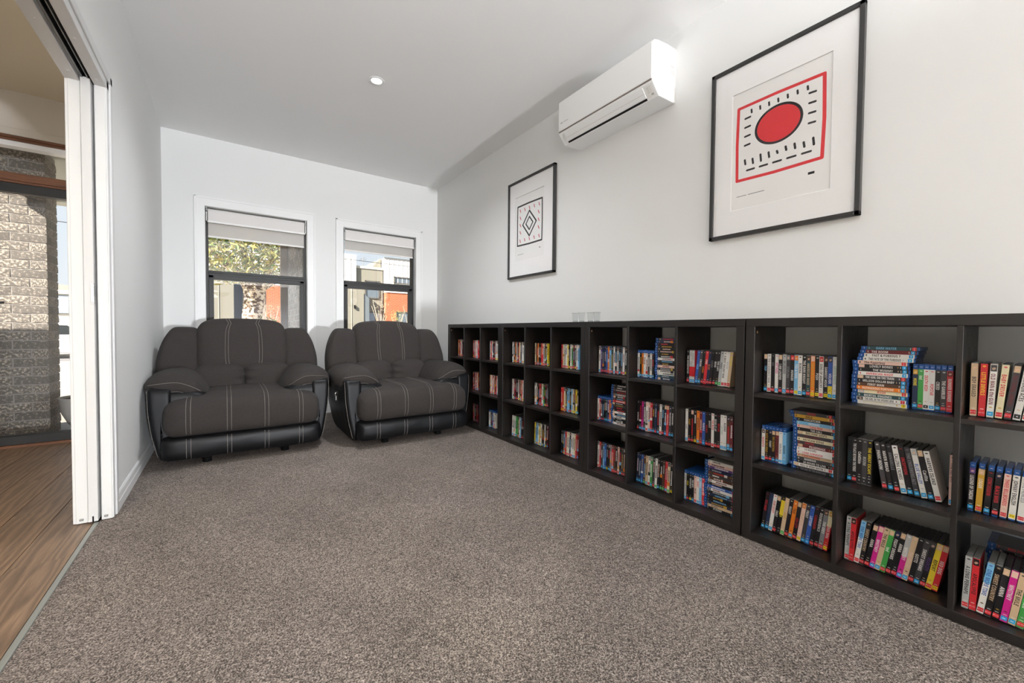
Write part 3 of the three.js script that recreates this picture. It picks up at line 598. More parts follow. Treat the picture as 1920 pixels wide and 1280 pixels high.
function row(u, r, c, start, k, items, o = {}) {                     // upright cases from the left; lean in degrees, + tips to the right
  const C = CASE[k]; let z = BC.z[u] + BC.f + c * (BC.cell + BC.d) + start; const list = typeof items === 'string' ? items.split(';') : items;
  list.forEach((s, i) => {
    let lean = R(typeof o.lean === 'function' ? o.lean(i) : (o.lean ?? 0));
    const gap = (o.gaps && o.gaps[i]) || 0; z += gap;
    const step = (C.t + 0.0006 + (o.loose ?? 0)) / Math.cos(lean);
    disc(k, s, [(o.front ?? FRONT) + rr(-0.002, 0.002), shelfTop[r] + 0.0004 + C.t / 2 * Math.abs(Math.sin(lean)), z + step / 2], -lean, `${ORD[i]} ${o.from ?? 'from left'}, ${placeName(u, r, c)}`, o.shell && o.shell[i] !== '.' ? o.shell[i] : undefined);
    z += step;
  });
}
function stack(u, r, c, start, items, o = {}) {                      // blue cases lying flat, listed from the top
  const C = CASE.B, list = typeof items === 'string' ? items.split(';') : items, n = list.length;
  const z = BC.z[u] + BC.f + c * (BC.cell + BC.d) + start + C.h;
  list.forEach((s, i) => {
    const y = shelfTop[r] + (o.base ?? 0) + (n - 1 - i) * (C.t + 0.0004) + C.t / 2 + 0.0004, sh = (o.shift ? o.shift(i) : 0) + rr(-0.003, 0.003);
    disc('B', s, [(o.front ?? FRONT) + rr(-0.004, 0.004), y, Math.min(z + sh, BC.z[u] + BC.f + c * (BC.cell + BC.d) + BC.cell - 0.001)], Math.PI / 2, `${ORD[i]} down the ${o.word ?? 'stack'}, ${placeName(u, r, c)}`);
  });
}
const pick = (s) => s[Math.floor(rnd() * s.length)];
function some(n, bgs, rates = 'rrrccy') {                            // n spines whose print is too small to read
  const a = [];
  for (let i = 0; i < n; i++) { const bg = bgs.length === n ? bgs[i] : pick(bgs); let fg = pick('kdnmwm'); if ('kdntmcugbr'.includes(bg)) fg = pick('wwsrapl'); if (fg === bg) fg = bg === 'w' ? 'k' : 'w'; a.push({ bg, fg, title: '', rate: pick(rates), off: 0, top: rnd() < 0.35 ? pick('ecpgdn') : undefined }); }
  return a;
}
// nearest unit
row(3, 0, 0, 0.006, 'D', 'klTRIP:ce;wgTHE CLEARANCE MAN:r;kgGO:r;wfHIT FUZZ:c;kwI AM LEGEND:re;sdDELIRIOUS:c;dgSTIRLING:rg;kwHUNGER:rr;lwTED & PUSS:yo;wkBORING:c--;kwTHE DARK KNIGHT:c;teAMERICAN MAID:rc;oaDEAD MAN WALKING:yp;kwPUSH:y;wkSONS OF ANARCHY:rr;kwDARKEST HOUR:yc;bwVOLVER:cdy79;wiGREEN PAGES:c', { shell: '.....................g' });
row(3, 0, 1, 0.206, 'B', 'nyHOME:ca;vwted:r;wrDEATH WISH:k;wrPOPSTAR:c;kwCREED:c;dwTHE GAMBLER:r;rwRUNNER RUNNER:rm');
stack(3, 0, 1, 0.014, 'tlDARK WATER:r;mwTHE ROOM:c;wkFAST & FURIOUS 7:c;wkTHE FATE OF THE FURIOUS:c;pkThe Paperboy:r;kwLOVELY BONES:cp;kwTHE MUMMY:c;wrAMERICAN MADE:c;dwTHE GIRL ON THE TRAIN:re;kwMILLION DOLLAR BABY:c;cwFIRST MAN:c;owOUTRAGEOUS FORTUNE:c;hrRUSH:rs;twMORTAL ENGINES:c;wkTHE GIRL IN THE SPIDERS WEB:rd;whLITTLE WOMEN:y', { shift: (i) => (i < 4 ? 0.026 - 0.004 * i : i === 4 ? -0.004 : 0) });
row(3, 0, 2, 0.010, 'D', 'edBOY ERASED:re;ryLITTLE DEVILS:r;wmOLD MAN & the GUN:cd;hrBABY DRIVER:r;dmNOCTURNAL ANIMALS:re;wdSMOKIN ACES:kd;wnTRADE:rs;kwSEVEN:c', { lean: (i) => [0, 1, 2, 4, 6, 7, 7, 7][i], loose: 0.003 });
row(3, 1, 0, 0.004, 'B', 'wrMEMENTO:cd;kaALICE IN THE GRASS:r;kwFUNKY:rn;kaTHE COUNTING:ce;mkRED SPARROW:ce;wgDARLINGS:c;lkMAIDEN:c');
stack(3, 1, 0, 0.140, 'drHOURS:r;akGOLD:r;kwFOXCATCHER:r;lwWONDER:c;prLong Shot:r;kwTHE CALL:c;hkMACHINE GENTS:ce;dmKEY WITNESS:r;hkHACKSAW RIDGE:r;drEMPIRE:c;mwPILGRIMAGE:re;wd13 HOURS:r;wrLONE SURVIVOR:k;erCONCUSSIONS:r;dwWARRIOR:c;kw24 HOURS TO LIVE:r;wkHELL or HIGH WATER:re;kgTHE LAST OF THE MOHICANS:c', { shift: (i) => (i < 2 ? -0.018 + 0.006 * i : i === 16 ? -0.01 : 0) });
row(3, 1, 1, 0.006, 'D', 'ktCHASING:c;kwTHE PLACE BEYOND THE PINES:r;kwColdSkin:k;dsROOM:k;kyTHE GREAT ESCAPE:k--a02', { shell: '..ggg' });
row(3, 1, 1, 0.1245, 'D', 'dwPANIC ROOM:r;kwHAVEN BREAD:c;kgANNABELLE:r;wkCALLING CRIMES:c;krINCEPTION:c;dgTHE CHILDRENS ACT:c;wbBLUE VALLEY:cs;kwCarlito:ce;wkHARPERS ISLAND:r', { lean: (i) => -(9.2 + i * 0.35), loose: 0.0024, shell: '.........', from: 'of those tipped left' });
row(3, 1, 1, 0.3158, 'D', 'pmTHE REPORT:c', { from: 'standing alone at right' });
row(3, 1, 2, 0.012, 'B', 'kwLEGEND OF TARZAN:cu;awLOGAN:re;krCONCUSSION:c;krBLACK MASS:rn;prTHREE BILLBOARDS:r;wkJOHNNY ENGLISH:y;wgTHE PRINCESS:r', { loose: 0.0035, lean: (i) => [1, 2, 3, 3, 3, 3, 3][i] });
row(3, 2, 0, 0.008, 'D', 'krRED HEAT:c;ndTITANIC:c;wrOUR IDIOT:c;kwSWAT:re;kySPEED:k-y14;eaARMY:ge;kwNIGHT:r;okTAXI:co;krSIN CITY:re;peROMULUS:yo;dwFROST:c;bwLIFTOFF:c--;krCLEANSKIN:r;kwDISOBEDIENCE:r;gwTHE GREY:rc;rwRED DOG:yah03', { lean: (i) => 7, loose: 0.0006 });
row(3, 2, 1, 0.004, 'D', 'skA LONG PERHAPS:r;rkAPOCALYPSE:rk;wbONE MORE TIME:r-l03;keSWEET COUNTRY:r;kwANNA:re;fwWHITNEY:cp;ekTHE MULE:c-e03;vwted:re;kwFIGHT DREAMS:rn;kwANNA:re;fwWHITNEY:c-s04;epTHE MULES:c;kwGOTTI:r;dwSWEET DREAMS:c;kuVELOCITY:rd;ykREPORT:re;rwRED DOG:ye', { lean: (i) => (i < 2 ? 2 : i < 4 ? 7 : 9), loose: 0, shell: 'ggg' });
row(3, 2, 2, 0.012, 'D', 'skA LONG PERHAPS:r;rkAPOCALYPSE:rk;wbONE MORE TIME:r-l03;keSWEET COUNTRY:r;kwANNA:re;fwWHITNEY:cp;ekTHE MULE:c;vwted:re;keSWEET COUNTRY:rn;kwANNA:re', { lean: (i) => (i < 2 ? 2 : 7), loose: 0.001, shell: 'ggg', front: -0.330 });
stack(3, 2, 2, 0.055, 'drRED PARROTS:r;kgTHE GREY:cn;sbGAME NIGHT:ra;kwTHE MULE:re;kgTHE FRONT RUNNER:ca;dgMAFIA:r;kgALPHA:c;ndDUNKIRK:c;kwTHE MIST:r;dwSLEEPER:c;kgPRISONERS:r;tgTHE DEEP:r;kwDREDD:c;kwROGUE:c', { front: -0.172, word: 'rear pile', base: 0.0 });
// second-nearest unit
row(2, 0, 0, 0.008, 'D', some(15, 'wunnboltwkskdwk'));
row(2, 0, 1, 0.004, 'B', some(8, 'wkowwdwk', 'cc'));
stack(2, 0, 1, 0.135, some(17, 'nnkkkkkkwkkpkwwtn', 'rc'));
row(2, 0, 2, 0.006, 'D', [...'kwTHE INTERPRETER:r;swLOVE:c-r57;swLOVE:c-r57;blHAZE:c;dwCROOK:c;koGRIND:r;rwFIRE:r;noBLUE:r;kgCOVER:r;kwBEND:r;kwTHE LOFT:g;sdPARIS:g;wkA MOST VIOLENT YEAR:r;wsMOON:r;eyGOLDEN:r'.split(';')], { lean: (i) => (i < 3 ? 0 : 5) });
row(2, 1, 0, 0.002, 'B', some(8, 'wrnkktuo', 'rcc'));
stack(2, 1, 0, 0.126, some(18, 'kkdkgkcrkdkkwkwkkw', 'rc'));
row(2, 1, 1, 0.004, 'D', ['kwNORMAN:r', ...some(16, 'kfdwprknkwknrdkk', 'rcc')], { lean: 1 });
row(2, 1, 2, 0.004, 'D', ['wgLAKE:c', 'kaPUMP:r', ...some(4, 'kkom'), 'bwPURPLE:c', 'krMONEY:r', 'kwGHOST:r', 'wrTHE BOSS:r', 'kwBEND IT UP:r', 'krBEFORE:r', 'wiLETTERS:c', 'wkALADAX:c', ...some(2, 'cm')], { loose: 0.0006 });
row(2, 2, 0, 0.006, 'D', some(15, 'wrdlbkkgrckpkdk'), { lean: 1 });
row(2, 2, 1, 0.004, 'D', some(16, 'nnbcewvdwkkcrhkd', 'ccryg'), { lean: 2, loose: 0.001 });
row(2, 2, 2, 0.004, 'B', ['swMIST:c', 'kyROAD:r', 'kwVENGEANCE:y', 'kwTHE KEYS:c', 'pkPULSE:r', 'wrBURNT:c', 'lwPADDLE:c', 'rwCARS AND RED:r']);
stack(2, 2, 2, 0.128, [...some(16, 'wpuncdcwkbwknkkn', 'rc'), 'edISLAND:r', 'kw47 RONIN:c']);
// third and farthest units
const mix = 'wkkdwmrkesowkwhykwlv';
[[12, 11, 12], [12, 11, 12], [12, 11, 12]].forEach((a, r) => a.forEach((n, c) => row(1, r, c, 0.022, 'D', some(n, mix), { lean: r === 2 ? 2 : 0 })));
[[7, 8, 9], [0, 8, 9], [0, 7, 0]].forEach((a, r) => a.forEach((n, c) => n && row(0, r, c, 0.04, 'D', some(n, 'mrwkprwkwo'), {})));
row(0, 2, 2, 0.03, 'B', some(8, 'wwdkbwww'));
// ---------------------------------------------------------------- entry hall seen through the door opening
const HX0 = -4.75, HX1 = XL - 0.13, HZ = 0.15;
{
  struct('ceiling_hall', bx(HX0, HX1, 3.06, 3.26, HZ - 0.2, ZB), std(new THREE.Color(0.90, 0.81, 0.64), 0.85));
  struct('wall_hall', [bx(HX0 - 0.08, HX0, 0, 3.26, HZ - 0.2 + 0.2, ZB)], M.hallWall);
  struct('wall_hall_rear', [bx(HX0, HX1, 0, 3.26, ZB, ZB + 0.2)], M.hallWall);
  struct('wall_entry', [bx(HX0, HX1, 2.70, 3.26, HZ - 0.2, HZ)], M.hallWall);
  // planks of the timber floor, running with the room
  const grain = [0, 1, 2].map((k) => dataTex(512, 512, (x, y) => {
    const cathedral = Math.sin((y + 34 * noise(x / 150, y / 60, k * 7)) / 9 + 5 * noise(x / 260, y / 90, k)) * 0.35;
    const f = noise(x / 70, y / 2.4, k * 3) * 0.6 + noise(x / 22, y / 1.3, k * 5) * 0.4 + cathedral + rr(-0.12, 0.12);
    const v = 1 + 0.34 * f; return [[133, 128, 139][k] * v, [107, 104, 111][k] * v, [84, 83, 86][k] * v];
  }));
  const mats = grain.map((t) => std(0xffffff, 0.42, { map: rep(t, 0.9, 3.0), bumpMap: rep(t, 0.9, 3.0), bumpScale: 0.0008 }));
  const fl = new THREE.Group(); fl.name = 'floor_hall'; fl.userData.kind = 'structure'; scene.add(fl);
  const pw = 0.19, geos = [];
  for (let k = 0; k < 4; k++) { const g = rb(-pw / 2 + 0.0012, pw / 2 - 0.0012, -0.012, 0, 0, 1.9, 0.0015, 1); const uv = g.attributes.uv; for (let i = 0; i < uv.count; i++) uv.setXY(i, uv.getX(i) + 0.37 * k, uv.getY(i) + 0.21 * k); geos.push(g); }
  let n = 0;
  for (let c = 0; c < 9; c++) for (let j = 0; j < 4; j++) {
    const x = XL - 0.066 - pw * (c + 0.5), z = HZ + 0.04 - ((c * 0.73) % 1.9) + 1.9 * j;
    const z0 = Math.max(z, HZ - 0.02); if (z + 1.9 < HZ) continue;
    const m = mesh('floor_plank', geos[n % 4], mats[(n * 7 + c) % 3], fl); m.position.set(x, 0, z0); m.scale.z = (z + 1.9 - z0 - 0.001) / 1.9; n++;
  }
  // glazed entry: casing, timber head and transom, black aluminium door frame, sill
  const timberT = dataTex(256, 256, (x, y) => { const v = 1 + 0.22 * noise(x / 60, y / 2.6) + 0.18 * noise(x / 20, y / 1.4, 4); return [108 * v, 66 * v, 37 * v]; });
  const timber = std(0xffffff, 0.5, { map: rep(timberT, 1.2, 2) });
  const d = new THREE.Group(); d.name = 'door_2'; d.userData.kind = 'structure'; scene.add(d);
  const x0 = HX0, x1 = HX1;
  mesh('casing', [rb(x0, x1, 2.685, 2.745, HZ, HZ + 0.018, 0.004)], M.hallWall, d);
  mesh('timber_head', [rb(x0, x1, 2.666, 2.685, HZ - 0.14, HZ + 0.004), rb(x0, x1, 2.648, 2.668, HZ - 0.12, HZ - 0.012)], timber, d);
  mesh('reflection_strip', rb(x0, x1, 2.605, 2.65, HZ - 0.13, HZ - 0.03), M.trim, d);  // pale strip added in place of light reflected at the glazing top
  mesh('transom_bar', [rb(x0, x1, 2.305, 2.372, HZ - 0.13, HZ + 0.002, 0.003), rb(x0, x1, 2.287, 2.31, HZ - 0.12, HZ - 0.012)], timber, d);
  mesh('pane', bx(x0, x1, 2.365, 2.61, HZ - 0.07, HZ - 0.062), M.glass, d);
  mesh('door_frame', [rb(x0, x1, 2.21, 2.29, HZ - 0.11, HZ - 0.03), rb(x0, x1, 0.012, 0.095, HZ - 0.11, HZ - 0.02, 0.003), rb(x1 - 0.06, x1, 0.012, 2.29, HZ - 0.11, HZ - 0.03), rb(x0, x0 + 0.35, 0.012, 2.29, HZ - 0.11, HZ - 0.03)], M.blackMetal, d);
  mesh('pane', bx(x0 + 0.34, x1 - 0.05, 0.09, 2.215, HZ - 0.075, HZ - 0.067), M.glass, d);
  mesh('door_sill', rb(x0, x1, -0.02, 0.022, HZ - 0.16, HZ + 0.012, 0.004), timber, d);
  const hd = mesh('door_handle', [rb(-0.075, 0.02, -0.009, 0.009, 0.03, 0.045, 0.006), rb(-0.085, -0.055, -0.03, 0.03, -0.005, 0.04, 0.004)], M.blackMetal, d); hd.position.set(-4.095, 1.256, HZ - 0.03);
  const g = thing('downlight', 'warm downlight in the entry hall ceiling beyond the sliding door', 'downlight', [-4.0, 3.06, 5.6]);
  mesh('trim_ring', new THREE.LatheGeometry([[0.036, -0.002], [0.04, -0.005], [0.05, -0.004], [0.054, 0]].map((p) => new THREE.Vector2(...p)), 40), M.trim, g);
  mesh('lens', new THREE.CircleGeometry(0.0385, 36).rotateX(Math.PI / 2).translate(0, -0.002, 0), glow, g);
  const s = new THREE.SpotLight(0xfffaf0, LAMP.hall, 0, R(80), 0.6, 2); s.position.set(-4.0, 3.045, 5.6); s.target.position.set(-4.0, 0, 5.6); s.castShadow = true; s.shadow.radius = 3; scene.add(s, s.target);
}
// ---------------------------------------------------------------- outside: porch, brickwork, street
{
  struct('porch_floor', [bx(-9, 9, -0.22, -0.03, -3.2, HZ - 0.14)], std(new THREE.Color(0.24, 0.225, 0.205), 0.9));
  struct('ground', [bx(-60, 60, -0.5, -0.16, -15.5, -3.2), bx(-60, 60, -0.5, -0.16, -60, -21)], M.ground);
  struct('road', [bx(-60, 60, -0.52, -0.24, -21, -15.5)], std(new THREE.Color(0.13, 0.13, 0.135), 0.95));
  struct('porch_ceiling', [bx(HX0, XL - 0.13, 2.78, 2.95, -2.4, -0.05), bx(XL - 0.13, -1.72, 2.78, 2.95, -2.4, -0.24), bx(HX0, -1.72, 2.66, 2.95, -2.4, -2.15)], std(new THREE.Color(0.42, 0.43, 0.38), 0.8));  // porch soffit, carried on unseen past the entry to shade the brick wall
  struct('shade_eaves', bx(HX1, 0.3, 3.12, 3.3, -1.15, -0.24), std(new THREE.Color(0.5, 0.5, 0.48), 0.8));  // unseen overhang added to keep sun off the brick wall
  struct('wall_sun_block', [bx(-14, HX0 - 0.2, -0.2, 1.95, 0.25, 0.40)], std(new THREE.Color(0.5, 0.47, 0.42), 0.9));  // unseen wall added to block the sun from the lower pier

  // rough charcoal bricks smeared with pale mortar, each its own piece
  const brickT = [0, 1, 2, 3].map((k) => dataTex(192, 64, (x, y) => {
    const s = noise(x / 19, y / 16, k * 11) + 0.6 * noise(x / 6.5, y / 6, k * 4 + 2), f = noise(x / 3, y / 3, k) * 0.5 + rr(-0.45, 0.45);
    const w = clamp((s - [0.16, -0.1, 0.25, 0.02][k]) * 1.7 + 1.1 * f + 0.35 * noise(x / 4.5, y / 4.5, k * 9), 0, 1), b = 96 + 24 * f;
    return [b + (200 - b) * w, b * 0.97 + (193 - b) * w, b * 0.93 + (182 - b) * w];
  }, true, true));
  const brickM = brickT.map((t) => std(0xffffff, 0.95, { map: t, bumpMap: plasterBump, bumpScale: 0.003 }));
  const mortar = std(new THREE.Color(0.27, 0.26, 0.245), 0.98);
  const shapes = (len) => [0, 1, 2].map((v) => {
    const g = new THREE.BoxGeometry(len, 0.076, 0.09, 6, 2, 1), p = g.attributes.position;
    for (let i = 0; i < p.count; i++) { const x = p.getX(i), y = p.getY(i), z = p.getZ(i); p.setXYZ(i, x + 0.003 * noise(y * 60, z * 30, v), y + 0.0035 * noise(x * 30, v * 5, z * 20), z + 0.004 * noise(x * 40, y * 60, v * 3) - (Math.abs(x) > len * 0.49 || Math.abs(y) > 0.037 ? 0.003 * Math.sign(z) : 0)); }
    g.computeVertexNormals(); return g;
  });
  const full = shapes(0.23), half = shapes(0.11);
  function courses(parent, place, len, y0, y1, seedOff) {            // running bond on one face; place(mesh, along, y)
    for (let r = 0, y = y0; y < y1; r++, y += 0.086) {
      let a = r % 2 ? 0.12 : 0;
      if (a) { const m = mesh('brick', half[r % 3], brickM[(r * 5 + seedOff) % 4], parent); place(m, 0.055, y); }
      for (let k = 0; a < len - 0.01; k++) {
        const l = Math.min(0.23, len - a), m = mesh('brick', l < 0.2 ? half[(r + k) % 3] : full[(r * 2 + k) % 3], brickM[(r * 3 + k * 7 + seedOff + (r * k) % 3) % 4], parent);
        if (l < 0.2 && l > 0.05) m.scale.x = l / 0.11; place(m, a + l / 2, y); a += 0.24;
      }
    }
  }
  const px1 = -3.958, pz1 = -0.40, pd = 0.33, pw = 0.95;
  const pier = thing('brick_pier', 'rough charcoal brick pier outside the entry door, its upper part in the sun', 'brick pier', [px1, -0.03, pz1]);
  mesh('core', bx(-pw + 0.004, -0.008, 0, 2.80, -pd + 0.008, -0.007), mortar, pier);
  courses(pier, (m, a, y) => m.position.set(-a, y, -0.046), pw - 0.01, 0.045, 2.76, 0);
  courses(pier, (m, a, y) => { m.rotation.y = Math.PI / 2; m.position.set(-0.046, y, -0.10 - a); }, pd - 0.1, 0.045, 2.76, 2);
  const fin = thing('brick_wall', 'dark charcoal brick wall standing out from the house beside the left window', 'brick wall', [-1.70, -0.03, -0.26]);
  mesh('core', bx(0.006, 0.23, 0, 3.2, -1.8, 0), mortar, fin);
  courses(fin, (m, a, y) => { m.rotation.y = Math.PI / 2; m.position.set(0.044, y, -a); }, 1.79, 0.045, 3.1, 1);
  struct('trim_2', bx(-1.80, -1.47, -0.03, 3.17, -2.12, -2.066), std(new THREE.Color(0.42, 0.36, 0.29), 0.8));

  // pot with a small plant on a saucer
  const potT = thing('plant_pot', 'pale grey bowl shaped pot with a small plant beside the brick pier', 'plant pot', [-3.715, -0.03, -0.57]);
  mesh('pot', new THREE.LatheGeometry([[0, 0.03], [0.10, 0.03], [0.16, 0.09], [0.205, 0.2], [0.222, 0.34], [0.232, 0.352], [0.224, 0.36], [0.208, 0.35], [0.19, 0.22], [0, 0.2]].map((p) => new THREE.Vector2(...p)), 48), std(new THREE.Color(0.42, 0.42, 0.41), 0.8), potT);
  mesh('saucer', new THREE.LatheGeometry([[0, 0.004], [0.14, 0.004], [0.165, 0.028], [0.16, 0.03], [0.138, 0.012], [0, 0.012]].map((p) => new THREE.Vector2(...p)), 40), std(new THREE.Color(0.55, 0.55, 0.53), 0.7), potT);
  mesh('soil', cyl(0.2, 0.2, 0.02, 32).translate(0, 0.33, 0), std(0x2c241c, 1), potT);
  const leafG = (l, w) => { const s = new THREE.Shape(); s.moveTo(0, 0); s.bezierCurveTo(w, l * 0.3, w, l * 0.7, 0, l); s.bezierCurveTo(-w, l * 0.7, -w, l * 0.3, 0, 0); const g = new THREE.ShapeGeometry(s, 4), p = g.attributes.position; for (let i = 0; i < p.count; i++) p.setZ(i, -0.25 * p.getY(i) ** 2 / l + 0.3 * Math.abs(p.getX(i))); g.computeVertexNormals(); return g; };
  const leafM = (c) => new THREE.MeshPhysicalMaterial({ color: c, roughness: 0.8, transmission: 0.3, thickness: 0, side: THREE.DoubleSide });
  const green = leafM(new THREE.Color(0.10, 0.2, 0.04)), olive = leafM(new THREE.Color(0.23, 0.24, 0.05)), gold = leafM(new THREE.Color(0.5, 0.42, 0.09));
  for (let i = 0; i < 16; i++) { const m = mesh('leaf', i ? potT.getObjectByName('leaf').geometry : leafG(0.13, 0.03), green, potT); m.position.set(rr(-0.1, 0.1), 0.34, rr(-0.1, 0.1)); m.rotation.set(rr(-1.1, 1.1), rr(0, 6.3), rr(-0.9, 0.9)); m.scale.setScalar(rr(0.6, 1.1)); }

  function foliage(name, parent, geo, mat, n, place) {
    const m = new THREE.InstancedMesh(geo, mat, n), o = new THREE.Object3D(), c = new THREE.Color();
    for (let i = 0; i < n; i++) { o.rotation.set(rr(-2, 2), rr(0, 6.3), rr(-2, 2)); o.scale.setScalar(rr(0.6, 1.3)); place(o, i); o.updateMatrix(); m.setMatrixAt(i, o.matrix); c.setScalar(rr(0.6, 1.25)); m.setColorAt(i, c); }
    m.name = name; m.castShadow = m.receiveShadow = true; m.userData.kind = 'stuff'; parent.add(m); return m;
  }
  // street tree with peeling bark
  const barkT = dataTex(256, 512, (x, y) => { const s = noise(x / 16, y / 40) + 0.6 * noise(x / 6, y / 14, 3) + 0.4 * noise(x / 2.5, y / 5, 6), w = clamp(s * 2.6 + 0.75, 0, 1); return [84 + 140 * w, 62 + 146 * w, 42 + 144 * w]; });
  const bark = std(0xffffff, 0.95, { map: rep(barkT, 2, 0.8), bumpMap: rep(barkT, 2, 0.8), bumpScale: 0.02 });
  const tr = thing('street_tree', 'tree with pale peeling bark standing outside the left window', 'tree', [-1.93, -0.16, -8]);
  function limb(pts, r0, r1, n = 26) {
    const c = new THREE.CatmullRomCurve3(pts.map((p) => new THREE.Vector3(...p))), g = new THREE.TubeGeometry(c, n, 1, 14), p = g.attributes.position, v = new THREE.Vector3();
    for (let i = 0; i <= n; i++) { const o = c.getPointAt(i / n), r = r0 + (r1 - r0) * i / n; for (let j = 0; j <= 14; j++) { const k = i * 15 + j; v.fromBufferAttribute(p, k).sub(o); const w = 1 + 0.2 * noise(v.x * 2 + j % 14 * 0.5, i * 0.6, o.y * 3) ; v.multiplyScalar(r * w).add(o); p.setXYZ(k, v.x, v.y, v.z); } }
    g.computeVertexNormals(); return g;
  }
  mesh('trunk', limb([[0.05, 0, 0], [0.0, 0.8, 0], [0.02, 1.5, 0.02], [0.07, 2.1, 0], [0.08, 2.45, 0]], 0.17, 0.27), bark, tr);
  for (const [a, r] of [[[[0, 2.15, 0], [-0.24, 2.6, 0.1], [-0.75, 3.1, 0.3], [-1.3, 3.9, 0.4]], 0.13], [[[0.12, 2.2, 0], [0.35, 2.65, 0], [0.55, 3.3, 0.1], [0.9, 4.2, 0.2]], 0.14], [[[0.05, 2.2, 0], [0.02, 2.8, -0.1], [-0.2, 3.5, -0.2], [-0.3, 4.6, -0.2]], 0.12], [[[0.2, 2.3, 0], [0.7, 2.7, -0.2], [1.3, 3.1, -0.3], [1.9, 3.8, -0.2]], 0.09]]) mesh('branch', limb(a, r, 0.035), bark, tr);
  const lg = leafG(0.17, 0.032);
  const crown = (o) => { const a = rr(0, 6.3), q = Math.sqrt(rnd()), el = rr(-1, 1); o.position.set(-0.15 + 2.1 * q * Math.cos(a), 3.75 + 1.35 * el * Math.sqrt(1 - 0.6 * q * q), 1.5 * q * Math.sin(a)); const c = noise(o.position.x * 1.7, o.position.y * 1.9, o.position.z * 1.5); if (c < -0.22) o.scale.setScalar(0.001); };
  foliage('foliage', tr, lg, olive, 7600, crown); foliage('foliage', tr, lg, green, 2600, crown); foliage('foliage', tr, lg, gold, 3600, crown);
  // small shrubs
  const twig = std(new THREE.Color(0.42, 0.36, 0.28), 0.9);
  function shrub(label, x, z, h, w, n, mat, y = -0.16) {
    const s = thing('shrub', label, 'shrub', [x, y, z]), tw = [];
    for (let i = 0; i < 12; i++) { const a = i * 2.4, e = rr(0.5, 1); tw.push(tube([[0, 0, 0], [0.3 * w * Math.cos(a) * e, h * 0.45, 0.3 * w * Math.sin(a) * e], [w * Math.cos(a) * e, h * e, w * Math.sin(a) * e]], 0.012, 8, 5)); }
    const t = mesh('stems', tw, twig, s); t.userData.kind = 'stuff';
    foliage('foliage', s, leafG(0.09, 0.02), mat, n, (o) => { const a = rr(0, 6.3), q = Math.sqrt(rnd()), v = rr(0.35, 1.02); o.position.set(w * q * Math.cos(a) * v, h * v, w * q * Math.sin(a) * v); });
  }
  shrub('yellow green shrub low in the left window beside the dark brick wall', -1.86, -2.9, 1.35, 0.25, 260, leafM(new THREE.Color(0.36, 0.4, 0.06)));
  shrub('bare twiggy shrub in front of the pale townhouse, seen in the right window', 5.55, -20.4, 3.3, 0.65, 160, leafM(new THREE.Color(0.42, 0.38, 0.24)));
  shrub('small yellow shrub in front of the orange brick front', 6.75, -20.8, 2.4, 0.5, 420, leafM(new THREE.Color(0.42, 0.42, 0.10)));
  shrub('dark twiggy shrub in front of the orange brick window', 7.7, -20.8, 2.9, 0.5, 260, leafM(new THREE.Color(0.2, 0.2, 0.09)));
  shrub('brown dry shrub beside the tree trunk across the street', -0.75, -17, 2.3, 0.5, 500, leafM(new THREE.Color(0.26, 0.19, 0.1)));

  // townhouses across the street
  const render_ = std(new THREE.Color(0.19, 0.185, 0.153), 0.9), dark = std(new THREE.Color(0.10, 0.125, 0.145), 0.7), whiteClad = std(new THREE.Color(0.62, 0.62, 0.61), 0.7);
  const brickO = dataTex(256, 256, (x, y) => { const r = Math.floor(y / 16), m = y % 16 < 3 || (x + (r % 2) * 20) % 40 < 3, k = 1 + 0.12 * noise(Math.floor((x + (r % 2) * 20) / 40) * 3.1, r * 1.7) + rr(-0.05, 0.05); return m ? [168, 128, 100] : [150 * k, 74 * k, 40 * k]; });
  const orange = std(0xffffff, 0.9, { map: rep(brickO, 0.67, 0.73) });
  const paneM = std(new THREE.Color(0.10, 0.13, 0.16), 0.08), frm = std(0x4b4a46, 0.6), blueP = std(new THREE.Color(0.25, 0.32, 0.42), 0.3);
  const Z = -22;
  const box = (x0, x1, y0, y1, z = Z, dep = 6) => bx(x0, x1, y0, y1, z - dep, z);
  function win(p, x0, x1, y0, y1, z, mat = paneM) { const f = mesh('window', [bx(x0, x0 + 0.07, y0, y1, z, z + 0.07), bx(x1 - 0.07, x1, y0, y1, z, z + 0.07), bx(x0, x1, y1 - 0.07, y1, z, z + 0.07), bx(x0, x1, y0, y0 + 0.07, z, z + 0.07)], frm, p); mesh('pane', bx(x0 + 0.05, x1 - 0.05, y0 + 0.05, y1 - 0.05, z, z + 0.02), mat, f); }
  const seams = (p, x0, x1, y0, y1, z, n, mat) => { const gs = []; for (let i = 1; i < n; i++) { const x = x0 + (x1 - x0) * i / n; gs.push(bx(x - 0.02, x + 0.02, y0, y1, z - 0.01, z + 0.025)); } mesh('cladding_ribs', gs, mat, p); };
  const a = thing('townhouse', 'townhouse behind the tree in the left window with an orange brick front', 'house', [0, -0.16, 0]);
  mesh('wall', box(-7.6, -2.13, 0, 4.0), render_, a); seams(a, -4.2, -2.13, 0, 4.0, Z, 3, std(new THREE.Color(0.31, 0.3, 0.26), 0.9));
  mesh('recess', box(-2.13, -1.70, 0, 4.0, Z - 0.8, 5), dark, a); mesh('wall', box(-1.70, -0.55, 0, 3.8, Z - 0.3), render_, a);
  win(a, -1.65, -1.2, 0.6, 2.0, Z - 0.3, paneM); win(a, -1.2, -0.62, 2.75, 3.5, Z - 0.3);
  mesh('brick_front', box(-0.55, 1.4, 0, 3.80, Z, 5), orange, a); mesh('parapet', box(-0.6, 1.45, 3.80, 4.05, Z + 0.03, 5.1), whiteClad, a);
